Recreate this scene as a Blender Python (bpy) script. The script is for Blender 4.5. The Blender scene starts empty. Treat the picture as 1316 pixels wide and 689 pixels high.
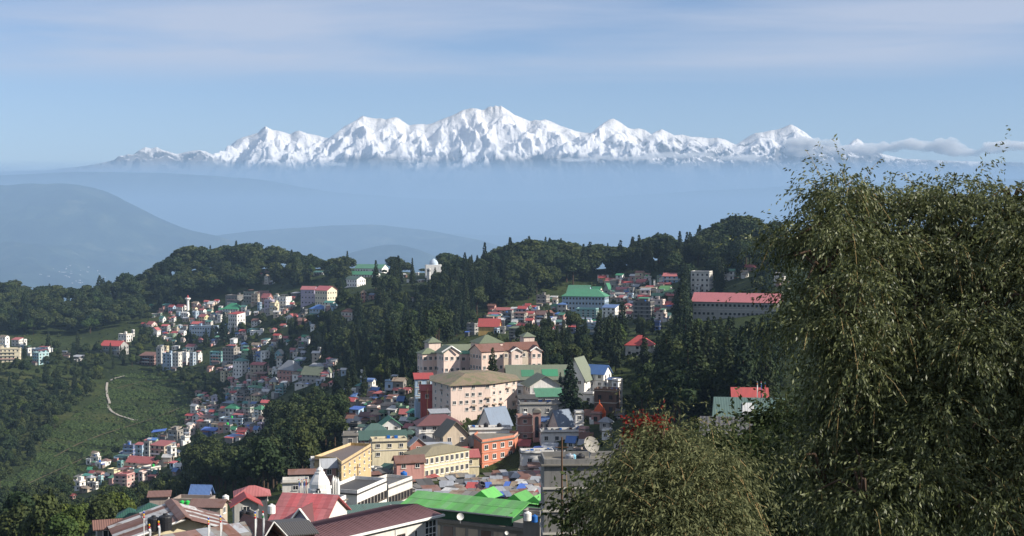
import bpy, bmesh, math, random
import numpy as np
from mathutils import Vector, Matrix

# ------------------------------------------------------------------ camera
F = 1808.0                    # focal length in photograph pixels (1316 wide, about 40 degrees)
CX, CY = 658.0, 344.5
CZ = 2100.0                   # camera height above sea level, metres
PITCH = math.radians(1.92)    # looking slightly down: the horizon is at row 284
R = math.radians
scn = bpy.context.scene
COL = scn.collection
cam_d = bpy.data.cameras.new('camera')
cam = bpy.data.objects.new('camera', cam_d); COL.objects.link(cam)
cam.location = (0, 0, CZ)
cam.rotation_euler = (R(90) - PITCH, 0, 0)
cam_d.sensor_width = 36.0
cam_d.lens = 36.0 * F / 1316.0
cam_d.clip_start = 0.5
cam_d.clip_end = 300000.0
scn.camera = cam

# ------------------------------------------------------------------ light
SUN_AZ, SUN_EL = 106.0, 31.0      # clockwise from the view direction (+Y), degrees
world = bpy.data.worlds.new('World'); scn.world = world; world.use_nodes = True
def build_world():
    nt = world.node_tree; nt.nodes.clear()
    N = lambda t: nt.nodes.new(t)
    L = nt.links.new
    out = N('ShaderNodeOutputWorld'); bg = N('ShaderNodeBackground')
    sky = N('ShaderNodeTexSky'); sky.sky_type = 'NISHITA'; sky.sun_disc = False
    sky.sun_elevation = R(SUN_EL); sky.sun_rotation = R(SUN_AZ)
    sky.altitude = 2100; sky.air_density = 1.0; sky.dust_density = 0.6; sky.ozone_density = 3.0
    # thin high cloud sheet: a plane at a fixed height above, met by each view direction
    tc = N('ShaderNodeTexCoord'); sep = N('ShaderNodeSeparateXYZ'); L(tc.outputs['Generated'], sep.inputs[0])
    zc = N('ShaderNodeMath'); zc.operation = 'MAXIMUM'; zc.inputs[1].default_value = 0.02; L(sep.outputs[2], zc.inputs[0])
    dx = N('ShaderNodeMath'); dx.operation = 'DIVIDE'; L(sep.outputs[0], dx.inputs[0]); L(zc.outputs[0], dx.inputs[1])
    dy = N('ShaderNodeMath'); dy.operation = 'DIVIDE'; L(sep.outputs[1], dy.inputs[0]); L(zc.outputs[0], dy.inputs[1])
    cb = N('ShaderNodeCombineXYZ'); L(dx.outputs[0], cb.inputs[0]); L(dy.outputs[0], cb.inputs[1])
    mp = N('ShaderNodeMapping'); mp.inputs['Location'].default_value = (3.25, 0.3, 0); mp.inputs['Scale'].default_value = (0.30, 0.42, 1); mp.inputs['Rotation'].default_value = (0, 0, R(-14))
    L(cb.outputs[0], mp.inputs[0])
    n1 = N('ShaderNodeTexNoise'); n1.inputs['Scale'].default_value = 1.0; n1.inputs['Detail'].default_value = 9; n1.inputs['Roughness'].default_value = 0.52; n1.inputs['Distortion'].default_value = 0.35
    L(mp.outputs[0], n1.inputs['Vector'])
    r1 = N('ShaderNodeValToRGB'); r1.color_ramp.elements[0].position = 0.36; r1.color_ramp.elements[1].position = 0.60
    L(n1.outputs['Fac'], r1.inputs[0])
    # the sheet thins out towards the horizon
    fd = N('ShaderNodeMapRange'); fd.inputs['From Min'].default_value = 0.088; fd.inputs['From Max'].default_value = 0.116; fd.interpolation_type = 'SMOOTHSTEP'
    L(sep.outputs[2], fd.inputs['Value'])
    mu = N('ShaderNodeMath'); mu.operation = 'MULTIPLY'; L(r1.outputs[0], mu.inputs[0]); L(fd.outputs[0], mu.inputs[1])
    mu2 = N('ShaderNodeMath'); mu2.operation = 'MULTIPLY'; mu2.inputs[1].default_value = 0.72; L(mu.outputs[0], mu2.inputs[0])
    mx = N('ShaderNodeMix'); mx.data_type = 'RGBA'
    tn = N('ShaderNodeMix'); tn.data_type = 'RGBA'; tn.blend_type = 'MULTIPLY'; tn.inputs['Factor'].default_value = 1.0; L(sky.outputs[0], tn.inputs['A']); tn.inputs['B'].default_value = (1.05, 1.0, 1.05, 1)
    L(mu2.outputs[0], mx.inputs['Factor']); L(tn.outputs['Result'], mx.inputs['A']); mx.inputs['B'].default_value = (5.3, 5.6, 6.6, 1)
    L(mx.outputs['Result'], bg.inputs['Color']); bg.inputs['Strength'].default_value = 0.072
    L(bg.outputs[0], out.inputs['Surface'])
build_world()
sun_d = bpy.data.lights.new('sun', 'SUN'); sun = bpy.data.objects.new('sun', sun_d); COL.objects.link(sun)
sun_d.energy = 5.0; sun_d.angle = R(0.53); sun_d.color = (1.0, 0.93, 0.83)
_d = Vector((math.sin(R(SUN_AZ)) * math.cos(R(SUN_EL)), math.cos(R(SUN_AZ)) * math.cos(R(SUN_EL)), math.sin(R(SUN_EL))))
sun.rotation_euler = _d.to_track_quat('Z', 'Y').to_euler()
sun.location = (0, 0, CZ + 50)

scn.view_settings.view_transform = 'Standard'; scn.view_settings.look = 'None'
scn.view_settings.exposure = 0.72; scn.view_settings.gamma = 1.0
scn.render.engine = 'CYCLES'
cy = scn.cycles
cy.max_bounces = 6; cy.diffuse_bounces = 2; cy.glossy_bounces = 2; cy.transmission_bounces = 3; cy.transparent_max_bounces = 8
cy.volume_bounces = 1
cy.use_denoising = True
try: cy.denoiser = 'OPENIMAGEDENOISE'
except Exception: pass
cy.use_adaptive_sampling = False
cy.caustics_reflective = False; cy.caustics_refractive = False

# ------------------------------------------------------------------ pixel helpers
CP, SP = math.cos(PITCH), math.sin(PITCH)
def ray(px, py):
    """direction of a photograph pixel, scaled so that its y component is 1"""
    u = (px - CX) / F; v = (CY - py) / F
    y = CP + v * SP; z = -SP + v * CP
    return u / y, z / y
def U(px, py, Y):
    u, v = ray(px, py)
    return Vector((u * Y, Y, CZ + v * Y))
def mpp(Y):                      # metres per photograph pixel at distance Y
    return Y / F

# ------------------------------------------------------------------ noise (numpy)
_rs = np.random.RandomState(7)
_perm = np.concatenate([_rs.permutation(256)] * 3)
_grad = np.stack([np.cos(np.linspace(0, 2 * np.pi, 256, endpoint=False)), np.sin(np.linspace(0, 2 * np.pi, 256, endpoint=False))], -1)
def perlin(x, y):
    x = np.asarray(x, float); y = np.asarray(y, float)
    xi = np.floor(x).astype(int); yi = np.floor(y).astype(int)
    xf = x - xi; yf = y - yi
    u = xf ** 3 * (xf * (xf * 6 - 15) + 10); v = yf ** 3 * (yf * (yf * 6 - 15) + 10)
    def g(ix, iy, dx, dy):
        h = _perm[(_perm[ix & 255] + iy) & 255]
        return _grad[h, 0] * dx + _grad[h, 1] * dy
    a = g(xi, yi, xf, yf); b = g(xi + 1, yi, xf - 1, yf)
    c = g(xi, yi + 1, xf, yf - 1); d = g(xi + 1, yi + 1, xf - 1, yf - 1)
    return (a + u * (b - a)) * (1 - v) + (c + u * (d - c)) * v
def fbm(x, y, o=5, lac=2.03, gain=0.5):
    s = 0; a = 1.0
    for k in range(o):
        s = s + a * perlin(x * lac ** k + 17.3 * k, y * lac ** k - 9.1 * k); a *= gain
    return s
def ridged(x, y, o=6, lac=2.07, gain=0.55):
    s = 0; a = 1.0; w = 1.0
    for k in range(o):
        n = 1 - np.abs(perlin(x * lac ** k + 31.7 * k, y * lac ** k + 5.3 * k)) * 1.9
        n = np.clip(n, 0, 1) ** 2
        s = s + a * n * w; w = np.clip(n * 1.3, 0, 1); a *= gain
    return s

# ------------------------------------------------------------------ object helpers
def tag(o, label=None, cat=None, group=None, kind=None):
    if label: o['label'] = label
    if cat: o['category'] = cat
    if group: o['group'] = group
    if kind: o['kind'] = kind
    return o
def link(name, data, parent=None, loc=None, rz=0.0):
    o = bpy.data.objects.new(name, data); COL.objects.link(o)
    if parent is not None: o.parent = parent
    if loc is not None: o.location = loc
    if rz: o.rotation_euler = (0, 0, rz)
    return o
def empty(name, loc=(0, 0, 0), rz=0.0):
    o = bpy.data.objects.new(name, None); COL.objects.link(o)
    o.empty_display_size = 0.5
    o.location = loc; o.rotation_euler = (0, 0, rz)
    return o
def grid_mesh(name, P, nr, nc, mat, smooth=True):
    """P: (nr*nc,3) array laid out row by row"""
    me = bpy.data.meshes.new(name)
    i = np.arange(nr - 1)[:, None] * nc + np.arange(nc - 1)[None, :]
    q = np.stack([i, i + 1, i + nc + 1, i + nc], -1).reshape(-1, 4)
    np_mesh(me, P, q)
    me.materials.append(mat)
    if smooth: me.polygons.foreach_set('use_smooth', np.ones(len(q), bool))
    return me
def np_mesh(me, P, Q):
    P = np.asarray(P, np.float32); Q = np.asarray(Q, np.int32); k = Q.shape[1]
    me.vertices.add(len(P)); me.vertices.foreach_set('co', P.ravel())
    me.loops.add(Q.size); me.loops.foreach_set('vertex_index', Q.ravel())
    me.polygons.add(len(Q)); me.polygons.foreach_set('loop_start', np.arange(0, Q.size, k, dtype=np.int32))
    try: me.polygons.foreach_set('loop_total', np.full(len(Q), k, np.int32))
    except Exception: pass
    me.update(calc_edges=True); me.validate()

def srgb(h):
    h = h.lstrip('#'); c = [int(h[i:i + 2], 16) / 255 for i in (0, 2, 4)]
    return tuple(x / 12.92 if x <= 0.04045 else ((x + 0.055) / 1.055) ** 2.4 for x in c)

# ------------------------------------------------------------------ materials
class NT:
    def __init__(s, name):
        s.m = bpy.data.materials.new(name); s.m.use_nodes = True
        s.nt = s.m.node_tree; s.nt.nodes.clear()
        s.out = s.n('ShaderNodeOutputMaterial'); s.b = s.n('ShaderNodeBsdfPrincipled')
        s.l(s.b.outputs[0], s.out.inputs['Surface'])
    def n(s, t, **kw):
        x = s.nt.nodes.new(t)
        for k, v in kw.items(): setattr(x, k, v)
        return x
    def l(s, a, b): s.nt.links.new(a, b)
    def coords(s, which='Object', scale=(1, 1, 1), rot=(0, 0, 0)):
        tc = s.n('ShaderNodeTexCoord'); mp = s.n('ShaderNodeMapping')
        mp.inputs['Scale'].default_value = scale; mp.inputs['Rotation'].default_value = rot
        s.l(tc.outputs[which], mp.inputs[0]); return mp.outputs[0]
    def noise(s, vec, scale, detail=4, rough=0.55, dist=0.0):
        x = s.n('ShaderNodeTexNoise'); x.inputs['Scale'].default_value = scale; x.inputs['Detail'].default_value = detail
        x.inputs['Roughness'].default_value = rough; x.inputs['Distortion'].default_value = dist
        if vec is not None: s.l(vec, x.inputs['Vector'])
        return x.outputs['Fac']
    def ramp(s, fac, stops, interp='LINEAR'):
        x = s.n('ShaderNodeValToRGB'); cr = x.color_ramp; cr.interpolation = interp
        while len(cr.elements) < len(stops): cr.elements.new(0.5)
        for e, (p, c) in zip(cr.elements, stops):
            e.position = p; e.color = (*c, 1) if len(c) == 3 else c
        s.l(fac, x.inputs[0]); return x.outputs[0]
    def mix(s, fac, a, b, mode='MIX'):
        x = s.n('ShaderNodeMix'); x.data_type = 'RGBA'; x.blend_type = mode
        for k, v in (('Factor', fac), ('A', a), ('B', b)):
            if isinstance(v, (int, float)): x.inputs[k].default_value = v
            elif isinstance(v, tuple): x.inputs[k].default_value = (*v, 1) if len(v) == 3 else v
            else: s.l(v, x.inputs[k])
        return x.outputs['Result']
    def math(s, op, a, b=None, clamp=False):
        x = s.n('ShaderNodeMath', operation=op); x.use_clamp = clamp
        for i, v in enumerate((a, b)):
            if v is None: continue
            if isinstance(v, (int, float)): x.inputs[i].default_value = v
            else: s.l(v, x.inputs[i])
        return x.outputs[0]
    def bump(s, h, strength=0.3, dist=0.1):
        x = s.n('ShaderNodeBump'); x.inputs['Strength'].default_value = strength; x.inputs['Distance'].default_value = dist
        s.l(h, x.inputs['Height']); s.l(x.outputs[0], s.b.inputs['Normal'])
    def base(s, c, rough=0.85, spec=0.3):
        if isinstance(c, tuple): s.b.inputs['Base Color'].default_value = (*c, 1)
        else: s.l(c, s.b.inputs['Base Color'])
        if isinstance(rough, (int, float)): s.b.inputs['Roughness'].default_value = rough
        else: s.l(rough, s.b.inputs['Roughness'])
        s.b.inputs['Specular IOR Level'].default_value = spec
        return s.m
    def rand(s):
        return s.n('ShaderNodeObjectInfo').outputs['Random']
# ------------------------------------------------------------------ near terrain
# ground seen at photograph pixels, with the distance its houses' storeys and trees imply
GPTS = """
-120 395 1900;-120 470 1350;-120 560 1050;-120 640 800;-120 720 560
0 388 1800;0 450 1300;0 480 1200;0 560 1000;0 640 760;0 700 540
75 392 1780;75 440 1400;75 470 1240;75 540 1040;75 620 830;75 700 480
150 372 1740;150 430 1420;150 470 1270;150 540 1060;150 600 860;150 640 640;150 735 165
250 345 1650;250 400 1480;250 440 1360;250 500 1160;250 550 960;250 610 640;250 650 330;250 730 165
350 345 1600;350 400 1360;350 440 1210;350 480 1060;350 530 810;350 600 520;350 640 310;350 720 160
430 352 1480;430 388 1120;430 430 1010;430 480 880;430 535 640;430 570 490;430 620 340;430 660 240;430 730 165
490 366 1330;490 420 1010;490 480 780;490 520 560;490 560 470;490 600 400;490 640 300
555 368 1280;555 420 1010;555 455 740;555 495 530;555 535 455;555 570 420;555 600 388;555 635 315;555 712 190;625 722 175
620 352 1240;620 400 1010;620 430 800;620 450 650;620 487 505;620 535 440
700 347 1200;700 395 960;700 430 800;700 470 570;700 505 480;700 560 415;700 612 358;700 655 235;700 720 160
770 352 1190;770 378 1060;770 420 850;770 480 560;770 540 440;770 600 340
850 338 1150;850 366 1000;850 402 850;850 435 700;850 500 520;850 560 350;850 650 120
920 326 1100;920 372 830;920 410 720;920 455 590;920 520 420;920 575 250
1000 322 1020;1000 420 660;1000 520 380;1000 600 170;1000 700 80
1150 310 900;1150 450 450;1150 600 110
1320 300 800;1320 450 380;1320 600 90
1500 290 700;1500 500 300
641 610 392;580 619 364;690 603 370;630 570 408;641 628 342;600 642 298;660 648 262
500 760 120;700 800 90;300 800 110;850 760 70
"""
_cp = []
for ln in GPTS.strip().splitlines():
    for it in ln.split(';'):
        a, b, c = map(float, it.split()); _cp.append(tuple(U(a, b, c)))
_cp = np.array(_cp)
# the slope at the viewer's feet, the hidden slopes behind the ridges and the flanks
_extra = []
for a in (-32, -22, -12, -4, 4, 12, 22, 32):
    t = math.tan(R(a))
    for Y, z in ((4, -5), (12, -9), (30, -14 - max(0, -a) * .15), (60, -21 - max(0, -a) * .25)):
        _extra.append((t * Y, Y, CZ + z + max(0, a) * 0.12 * min(1, Y / 30)))
    for Y, z in ((2300, -230), (3000, -420), (4200, -840)):
        _extra.append((t * Y, Y, CZ + z))
for a, rows in ((-32, ((150, -50), (400, -105), (800, -150), (1300, -140), (1900, -90))), (32, ((60, -6), (200, -10), (500, -5), (1000, 10), (1500, -30)))):
    t = math.tan(R(a))
    for Y, z in rows: _extra.append((t * Y, Y, CZ + z))
_cp = np.concatenate([_cp, np.array(_extra)])
def _feat(x, y):
    y = np.maximum(y, 3.0)
    return np.stack([np.arctan2(x, y) * 1.5, np.log(y)], -1)
_A = _feat(_cp[:, 0], _cp[:, 1])
def _phi(d): return np.sqrt(d * d + 0.03 ** 2)
_K = _phi(np.linalg.norm(_A[:, None] - _A[None], axis=-1)) - 0.0
_n = len(_A); _Pm = np.concatenate([np.ones((_n, 1)), _A], 1)
_M = np.block([[_K - 0.004 * np.eye(_n), _Pm], [_Pm.T, np.zeros((3, 3))]])
_w = np.linalg.solve(_M, np.concatenate([_cp[:, 2] - CZ, np.zeros(3)]))
def _rbf(x, y):
    f = _feat(x.ravel(), y.ravel())
    o = np.empty(len(f))
    for s in range(0, len(f), 8000):
        g = f[s:s + 8000]
        o[s:s + 8000] = _phi(np.linalg.norm(g[:, None] - _A[None], axis=-1)) @ _w[:_n] + _w[_n] + g @ _w[_n + 1:]
    return o.reshape(x.shape)
NA, NRD = 340, 330; R0 = 5.0
_az = np.linspace(R(-31), R(31), NA)
_rr = np.exp(np.linspace(math.log(R0), math.log(4200.0), NRD))
def _terrain_z(x, y):
    z = _rbf(x, y)
    amp = np.clip(y / 700, 0, 1) * 3.2
    z = z + amp * fbm(x / 60, y / 60, 4) + np.clip(y / 700, 0, 1) * 9 * fbm(x / 260 + 4, y / 260, 2)
    return np.maximum(z, -896.0)
_GX = np.tan(_az)[None, :] * _rr[:, None]; _GY = np.repeat(_rr[:, None], NA, 1)
_GZ = _terrain_z(_GX, _GY)
def ground(x, y):
    """terrain height at world x, y"""
    y = max(y, R0 + 0.01)
    fa = (math.atan2(x, y) - _az[0]) / (_az[1] - _az[0]); fr = (math.log(y) - math.log(R0)) / (math.log(4200.0 / R0)) * (NRD - 1)
    fa = min(max(fa, 0), NA - 1.001); fr = min(max(fr, 0), NRD - 1.001)
    i, j = int(fr), int(fa); u, v = fr - i, fa - j
    z = (_GZ[i, j] * (1 - v) + _GZ[i, j + 1] * v) * (1 - u) + (_GZ[i + 1, j] * (1 - v) + _GZ[i + 1, j + 1] * v) * u
    return CZ + z
_lr = np.linspace(math.log(40), math.log(4200), 900)
def hit(px, py, near=40.0):
    """distance Y at which the view ray of a pixel meets the ground (None when it passes over it)"""
    u, v = ray(px, py)
    Ys = np.exp(_lr[_lr >= math.log(near) - 1e-6])
    fa = (math.atan(u) - _az[0]) / (_az[1] - _az[0]); fa = min(max(fa, 0), NA - 1.001); j = int(fa); t = fa - j
    col = _GZ[:, j] * (1 - t) + _GZ[:, j + 1] * t
    g = np.interp(np.log(Ys), np.log(_rr), col)
    below = v * Ys < g
    k = np.argmax(below)
    if not below[k]: return None
    if k == 0: return Ys[0]
    a, b = (v * Ys - g)[k - 1], (v * Ys - g)[k]
    return float(Ys[k - 1] + (Ys[k] - Ys[k - 1]) * a / (a - b))

def mat_undergrowth():
    t = NT('undergrowth')
    v = t.coords('Object')
    a = t.noise(v, 0.012, 5, 0.6); b = t.noise(v, 0.35, 6, 0.7)
    c1 = t.ramp(a, [(0.35, (0.022, 0.035, 0.012)), (0.55, (0.045, 0.065, 0.02)), (0.7, (0.075, 0.085, 0.03))])
    c2 = t.ramp(b, [(0.3, (0.35, 0.35, 0.35)), (0.7, (1.25, 1.2, 1.1))])
    t.bump(b, 0.9, 1.2)
    return t.base(t.mix(1.0, c1, c2, 'MULTIPLY'), 0.95, 0.1)
M_UNDER = mat_undergrowth()
_P = np.stack([_GX, _GY, _GZ + CZ], -1).reshape(-1, 3)
terrain = link('terrain', grid_mesh('terrain', _P, NRD, NA, M_UNDER))
tag(terrain, 'green town hillside falling from the viewer and rising to a wooded ridge', kind='structure')

# ------------------------------------------------------------------ valley floor and far hills
def mat_hill():
    t = NT('far_forest_slope')
    v = t.coords('Object')
    b = t.noise(v, 0.0016, 9, 0.68)
    c = t.ramp(b, [(0.38, (0.004, 0.010, 0.010)), (0.55, (0.024, 0.038, 0.024)), (0.70, (0.10, 0.105, 0.065))])
    t.bump(b, 1.0, 60)
    return t.base(c, 0.95, 0.05)
M_HILL = mat_hill()
VAL = CZ - 900.0
me = bpy.data.meshes.new('valley_floor')
np_mesh(me, np.array([(-28000, -1500, VAL), (28000, -1500, VAL), (28000, 47000, VAL), (-28000, 47000, VAL)]), [[0, 1, 2, 3]])
me.materials.append(M_HILL)
tag(link('valley_floor', me), 'hazy green valley floor far below the town', kind='structure')

def hill(name, label, prof, Y, front, amp, nscale, seed, x0=-500, x1=1800, nc=520, nr=120, base=None, back=0.35):
    """a range whose crest follows the given pixels at distance Y and whose slope runs down `front` metres towards the viewer"""
    px = np.linspace(x0, x1, nc); p = np.array(prof, float)
    py = np.interp(px, p[:, 0], p[:, 1])
    k = np.ones(9) / 9; py = np.convolve(np.pad(py, 4, 'edge'), k, 'valid')
    base = VAL if base is None else base
    t = np.concatenate([np.linspace(-back, 0, nr // 4, endpoint=False), np.linspace(0, 1, nr - nr // 4)])
    u = (px - CX) / F
    v = np.array([ray(a, b)[1] for a, b in zip(px, py)])
    H = v * Y + CZ - base
    yy = Y - t[:, None] * front + 0 * px[None]
    xx = u[None] * Y * (1 - 0.35 * t[:, None] * front / Y)
    f = np.where(t >= 0, (1 - np.clip(t, 0, 1)) ** 1.15, 1 + t / back * 0.8)[:, None]
    wob = fbm(xx / nscale + seed, yy / nscale, 7, 2.05, 0.58) * .6 + (ridged(xx / nscale * .8 + seed, yy / nscale * .8, 6) - .9) * .55
    edge = np.clip(np.abs(t) * 4, 0.0, 1)[:, None]
    tt = np.clip(t, 0, 1)[:, None]
    z = base + H[None] * np.clip(f + 0 * wob, 0, 2) + amp * wob * (0.10 + edge) * (1 - tt) - amp * 0.5 * edge * (1 - tt)
    P = np.stack([xx, yy, np.maximum(z, base - 1)], -1).reshape(-1, 3)
    o = link(name, grid_mesh(name, P, len(t), nc, M_HILL))
    tag(o, label, kind='structure'); return o
hill('hills', 'rounded blue forested hill across the valley with a far village at its foot',
     [(-600, 262), (-200, 248), (-60, 240), (0, 237), (50, 235), (95, 235), (130, 243), (170, 262), (210, 283), (250, 297), (290, 306), (340, 324), (420, 360), (520, 400), (1800, 480)],
     23000, 8500, 820, 4200, 1.3)
hill('hills', 'long low blue ridge beyond the valley',
     [(-600, 380), (60, 340), (160, 314), (220, 306), (260, 304), (320, 298), (380, 292), (440, 289), (490, 289), (540, 293), (580, 301), (620, 310), (660, 322), (720, 336), (900, 350), (1800, 350)],
     28500, 8000, 620, 3800, 5.1)
hill('hills', 'small dark blue spur in front of the long low ridge',
     [(-600, 440), (330, 372), (400, 344), (440, 329), (470, 319), (500, 313), (530, 318), (560, 331), (600, 350), (700, 380), (1800, 440)],
     20000, 5500, 420, 2600, 9.7)

# ------------------------------------------------------------------ snow range, 70 km off
SNOW = """-400 225;-60 222;60 219;120 212;150 205;165 198;172 199;180 193;188 189;195 191;203 189;210 193;218 195;228 198;238 196;247 194;256 193;264 194;270 197;275 199;283 198;290.6 195.5;294 190;298 186;305 180;313 176.5;322 174;332 171;337 166;342 162;347 165;351 167;358 168;366 170;374 172.7;380 169;385.6 167.8;391 170;397 172;404 173;412 175;418 177;423.6 177.6;428 174;433 171;442.6 163;450 159;458 155;463 151;467 149;474 151;484 152.6;490 152;496 153.7;502 152;509 150.7;513 152;516.6 154.8;526 161;534 160;541 159.4;549 160;556.6 158.6;564 155;572 152;580 149;587 146;594 142;600 140.4;607 139;613.6 139.6;619 141.5;623 141;627 138;630.7 136.6;633 137.6;637 135.6;641 137;644 135.8;650 140;655 143;660 147;670 151;681.6 156;688 154;694 155;700.6 153.5;710 157;719.7 161.7;730 165;741 168.8;750 170.5;760.5 171;764 167;768.7 163;776 158;782 154;787.7 152.4;795 156;806.7 164.4;814 166;820 165;828.5 167;836.7 172.6;843 169;850 166;858 170;866.6 174;876 173;888 176;898 176;910 178;921 177;932 179.6;940 184;945.5 186;953.6 180.7;962 175;970 171;980 170;990 167.5;997 167;1006 164;1012 161;1016 160;1022 163;1035 171;1045 180;1051.6 185;1073 190;1090 186;1095 181;1100.5 178;1106 181;1114 190;1133 198;1160 204;1200 206;1260 208;1316 209;1450 210;1700 212"""
def snow_range():
    p = np.array([list(map(float, s.split())) for s in SNOW.split(';')])
    nc, nr = 1500, 120
    px = np.linspace(-60, 1420, nc)
    py = np.interp(px, p[:, 0], p[:, 1])
    YC = 85000.0
    u = (px - CX) / F
    v = np.array([ray(a, b)[1] for a, b in zip(px, py)])
    crest = v * YC                                  # metres above the camera
    sm = np.convolve(np.pad(crest, 60, 'edge'), np.hanning(121) / np.hanning(121).sum(), 'valid')
    t = np.concatenate([np.linspace(-0.10, 0, 8, endpoint=False), np.linspace(0, 1, nr - 8) ** 1.25])
    front = 17000.0
    yy = YC - t[:, None] * front + 0 * u[None]
    xx = u[None] * YC + 0 * t[:, None]
    tt = np.clip(t, 0, 1)[:, None]
    # the crest detail fades into the broad form a little way down the face
    a = np.exp(-tt * 9)
    top = crest[None] * a + (sm[None] * 0.97) * (1 - a)
    # buttresses run down from the crest to both sides and split into smaller ones
    rng = random.Random(11)
    warp = 420 * fbm(xx / 2600, yy / 2600 + 7, 4)
    X = xx + warp; Yv = yy + 350 * fbm(xx / 2100 + 5, yy / 2100, 3)
    zb = sm[None] * (1 - tt ** 0.7) * 0.80 - 700
    spurs = []
    k = -40.0
    while k < 1400:
        i = int(np.clip((k + 60) / 1480 * (nc - 1), 0, nc - 1)); z0 = crest[i]; x0 = u[i] * YC
        dx = rng.choice((-1, 1)) * rng.uniform(0.15, 1.0); Ln = rng.uniform(9000, 16500)
        spurs.append((x0, YC, z0 * 0.985, dx, Ln, rng.uniform(0.62, 0.9)))
        if z0 > 3800 or rng.random() < 0.5:
            spurs.append((x0, YC, z0 * 0.985, -dx * rng.uniform(0.3, 1.1), Ln * rng.uniform(0.6, 1), 0.75))
        for _ in range(3):
            s = rng.uniform(0.15, 0.75); hx = math.hypot(dx, 1)
            zz = z0 + (900 - z0) * (s ** 0.8)
            spurs.append((x0 + dx / hx * Ln * s, YC - Ln * s / hx, zz * 0.97, dx + rng.choice((-1, 1)) * rng.uniform(0.5, 1.3), Ln * rng.uniform(0.25, 0.5), rng.uniform(0.7, 1.0)))
        k += rng.uniform(16, 46)
    for (x0, y0, z0, dx, Ln, sl) in spurs:
        hx = math.hypot(dx, 1); ex, ey = dx / hx, -1 / hx
        al = (X - x0) * ex + (Yv - y0) * ey; pe = np.abs(-(X - x0) * ey + (Yv - y0) * ex)
        c = np.clip(al / Ln, 0, 1); over = np.maximum(al - Ln, 0) + np.maximum(-al, 0)
        zs = z0 + (min(900, z0 * 0.3) - z0) * c ** 0.8 - sl * np.sqrt(pe ** 2 + over ** 2 + 60 ** 2)
        zb = np.maximum(zb, zs)
    s2 = ridged(X / 1300 + 9.0, Yv / 1500 + 3.0, 5, 2.1, 0.55)
    z = np.maximum(zb + (s2 - 0.9) * 330 * np.clip(tt * 14, 0, 1), -600)
    z = np.where(t[:, None] == 0, crest[None], z)
    z = np.where(t[:, None] < 0, crest[None] * (1 + t[:, None] * 6), z)
    # nothing in front may top the crest line seen from the town
    lim = crest[None] / YC * yy - 30 * np.clip(tt * 30, 0, 1)
    z = np.where(t[:, None] > 0, np.minimum(z, lim), z)
    P = np.stack([xx, yy, z + CZ], -1).reshape(-1, 3)
    m = NT('snow_and_rock')
    geo = m.n('ShaderNodeNewGeometry'); sep = m.n('ShaderNodeSeparateXYZ'); m.l(geo.outputs['Normal'], sep.inputs[0])
    pos = m.n('ShaderNodeSeparateXYZ'); m.l(geo.outputs['Position'], pos.inputs[0])
    v3 = m.coords('Object')
    nz = m.noise(v3, 0.00022, 9, 0.68)
    nf = m.noise(v3, 0.0022, 6, 0.7)
    # steep faces are bare rock, more of them low down
    st = m.math('ADD', sep.outputs[2], m.math('MULTIPLY', m.math('SUBTRACT', nf, 0.5), 0.9))
    hgt = m.n('ShaderNodeMapRange'); hgt.inputs['From Min'].default_value = CZ + 3400; hgt.inputs['From Max'].default_value = CZ + 5600
    hgt.inputs['To Min'].default_value = -0.20; hgt.inputs['To Max'].default_value = 0.28
    m.l(pos.outputs[2], hgt.inputs['Value'])
    s = m.math('ADD', st, hgt.outputs[0])
    wl = m.n('ShaderNodeMapRange'); wl.inputs['From Min'].default_value = -18800; wl.inputs['From Max'].default_value = -16800; wl.inputs['To Min'].default_value = -0.48; wl.inputs['To Max'].default_value = 0; m.l(pos.outputs[0], wl.inputs['Value'])
    wr_ = m.n('ShaderNodeMapRange'); wr_.inputs['From Min'].default_value = 4000; wr_.inputs['From Max'].default_value = 9500; wr_.inputs['To Min'].default_value = 0; wr_.inputs['To Max'].default_value = -0.34; m.l(pos.outputs[0], wr_.inputs['Value'])
    s = m.math('ADD', s, m.math('ADD', wl.outputs[0], wr_.outputs[0]))      # the side ranges carry less ice than the main massif
    snowf = m.ramp(s, [(0.22, (0, 0, 0)), (0.40, (1, 1, 1))])
    line = m.math('ADD', pos.outputs[2], m.math('MULTIPLY', m.math('SUBTRACT', nz, 0.5), 3600.0))
    ln = m.n('ShaderNodeMapRange'); ln.inputs['From Min'].default_value = CZ + 3250; ln.inputs['From Max'].default_value = CZ + 3750
    m.l(line, ln.inputs['Value'])
    fac = m.math('MULTIPLY', snowf, ln.outputs[0])
    rock = m.mix(nz, (0.07, 0.08, 0.09), (0.20, 0.19, 0.19))
    m.bump(nf, 0.7, 300)
    m.base(m.mix(fac, rock, (0.76, 0.75, 0.75)), 0.9, 0.1)
    o = link('snow_mountains', grid_mesh('snow_mountains', P, len(t), nc, m.m))
    tag(o, 'snow covered mountain range with one highest jagged summit', kind='structure')
snow_range()
# forested foothills standing in the mist at the foot of the range
hill('foothills', 'faint blue foothills below the snow range',
     [(-600, 222), (-100, 226), (0, 226), (50, 223), (80, 221), (140, 221), (220, 222), (280, 226), (340, 230), (420, 246), (520, 255), (640, 258), (700, 258), (800, 252), (900, 246), (1000, 240), (1200, 232), (1320, 230), (1800, 230)],
     56000, 4600, 520, 5200, 3.3, base=VAL, nc=360, nr=60, back=0.8)
hill('hills', 'low blue hills at the far end of the valley',
     [(-600, 300), (300, 302), (500, 298), (650, 303), (760, 299), (900, 304), (1100, 298), (1800, 300)],
     44000, 6000, 260, 5000, 7.3, nc=300, nr=50)

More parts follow.
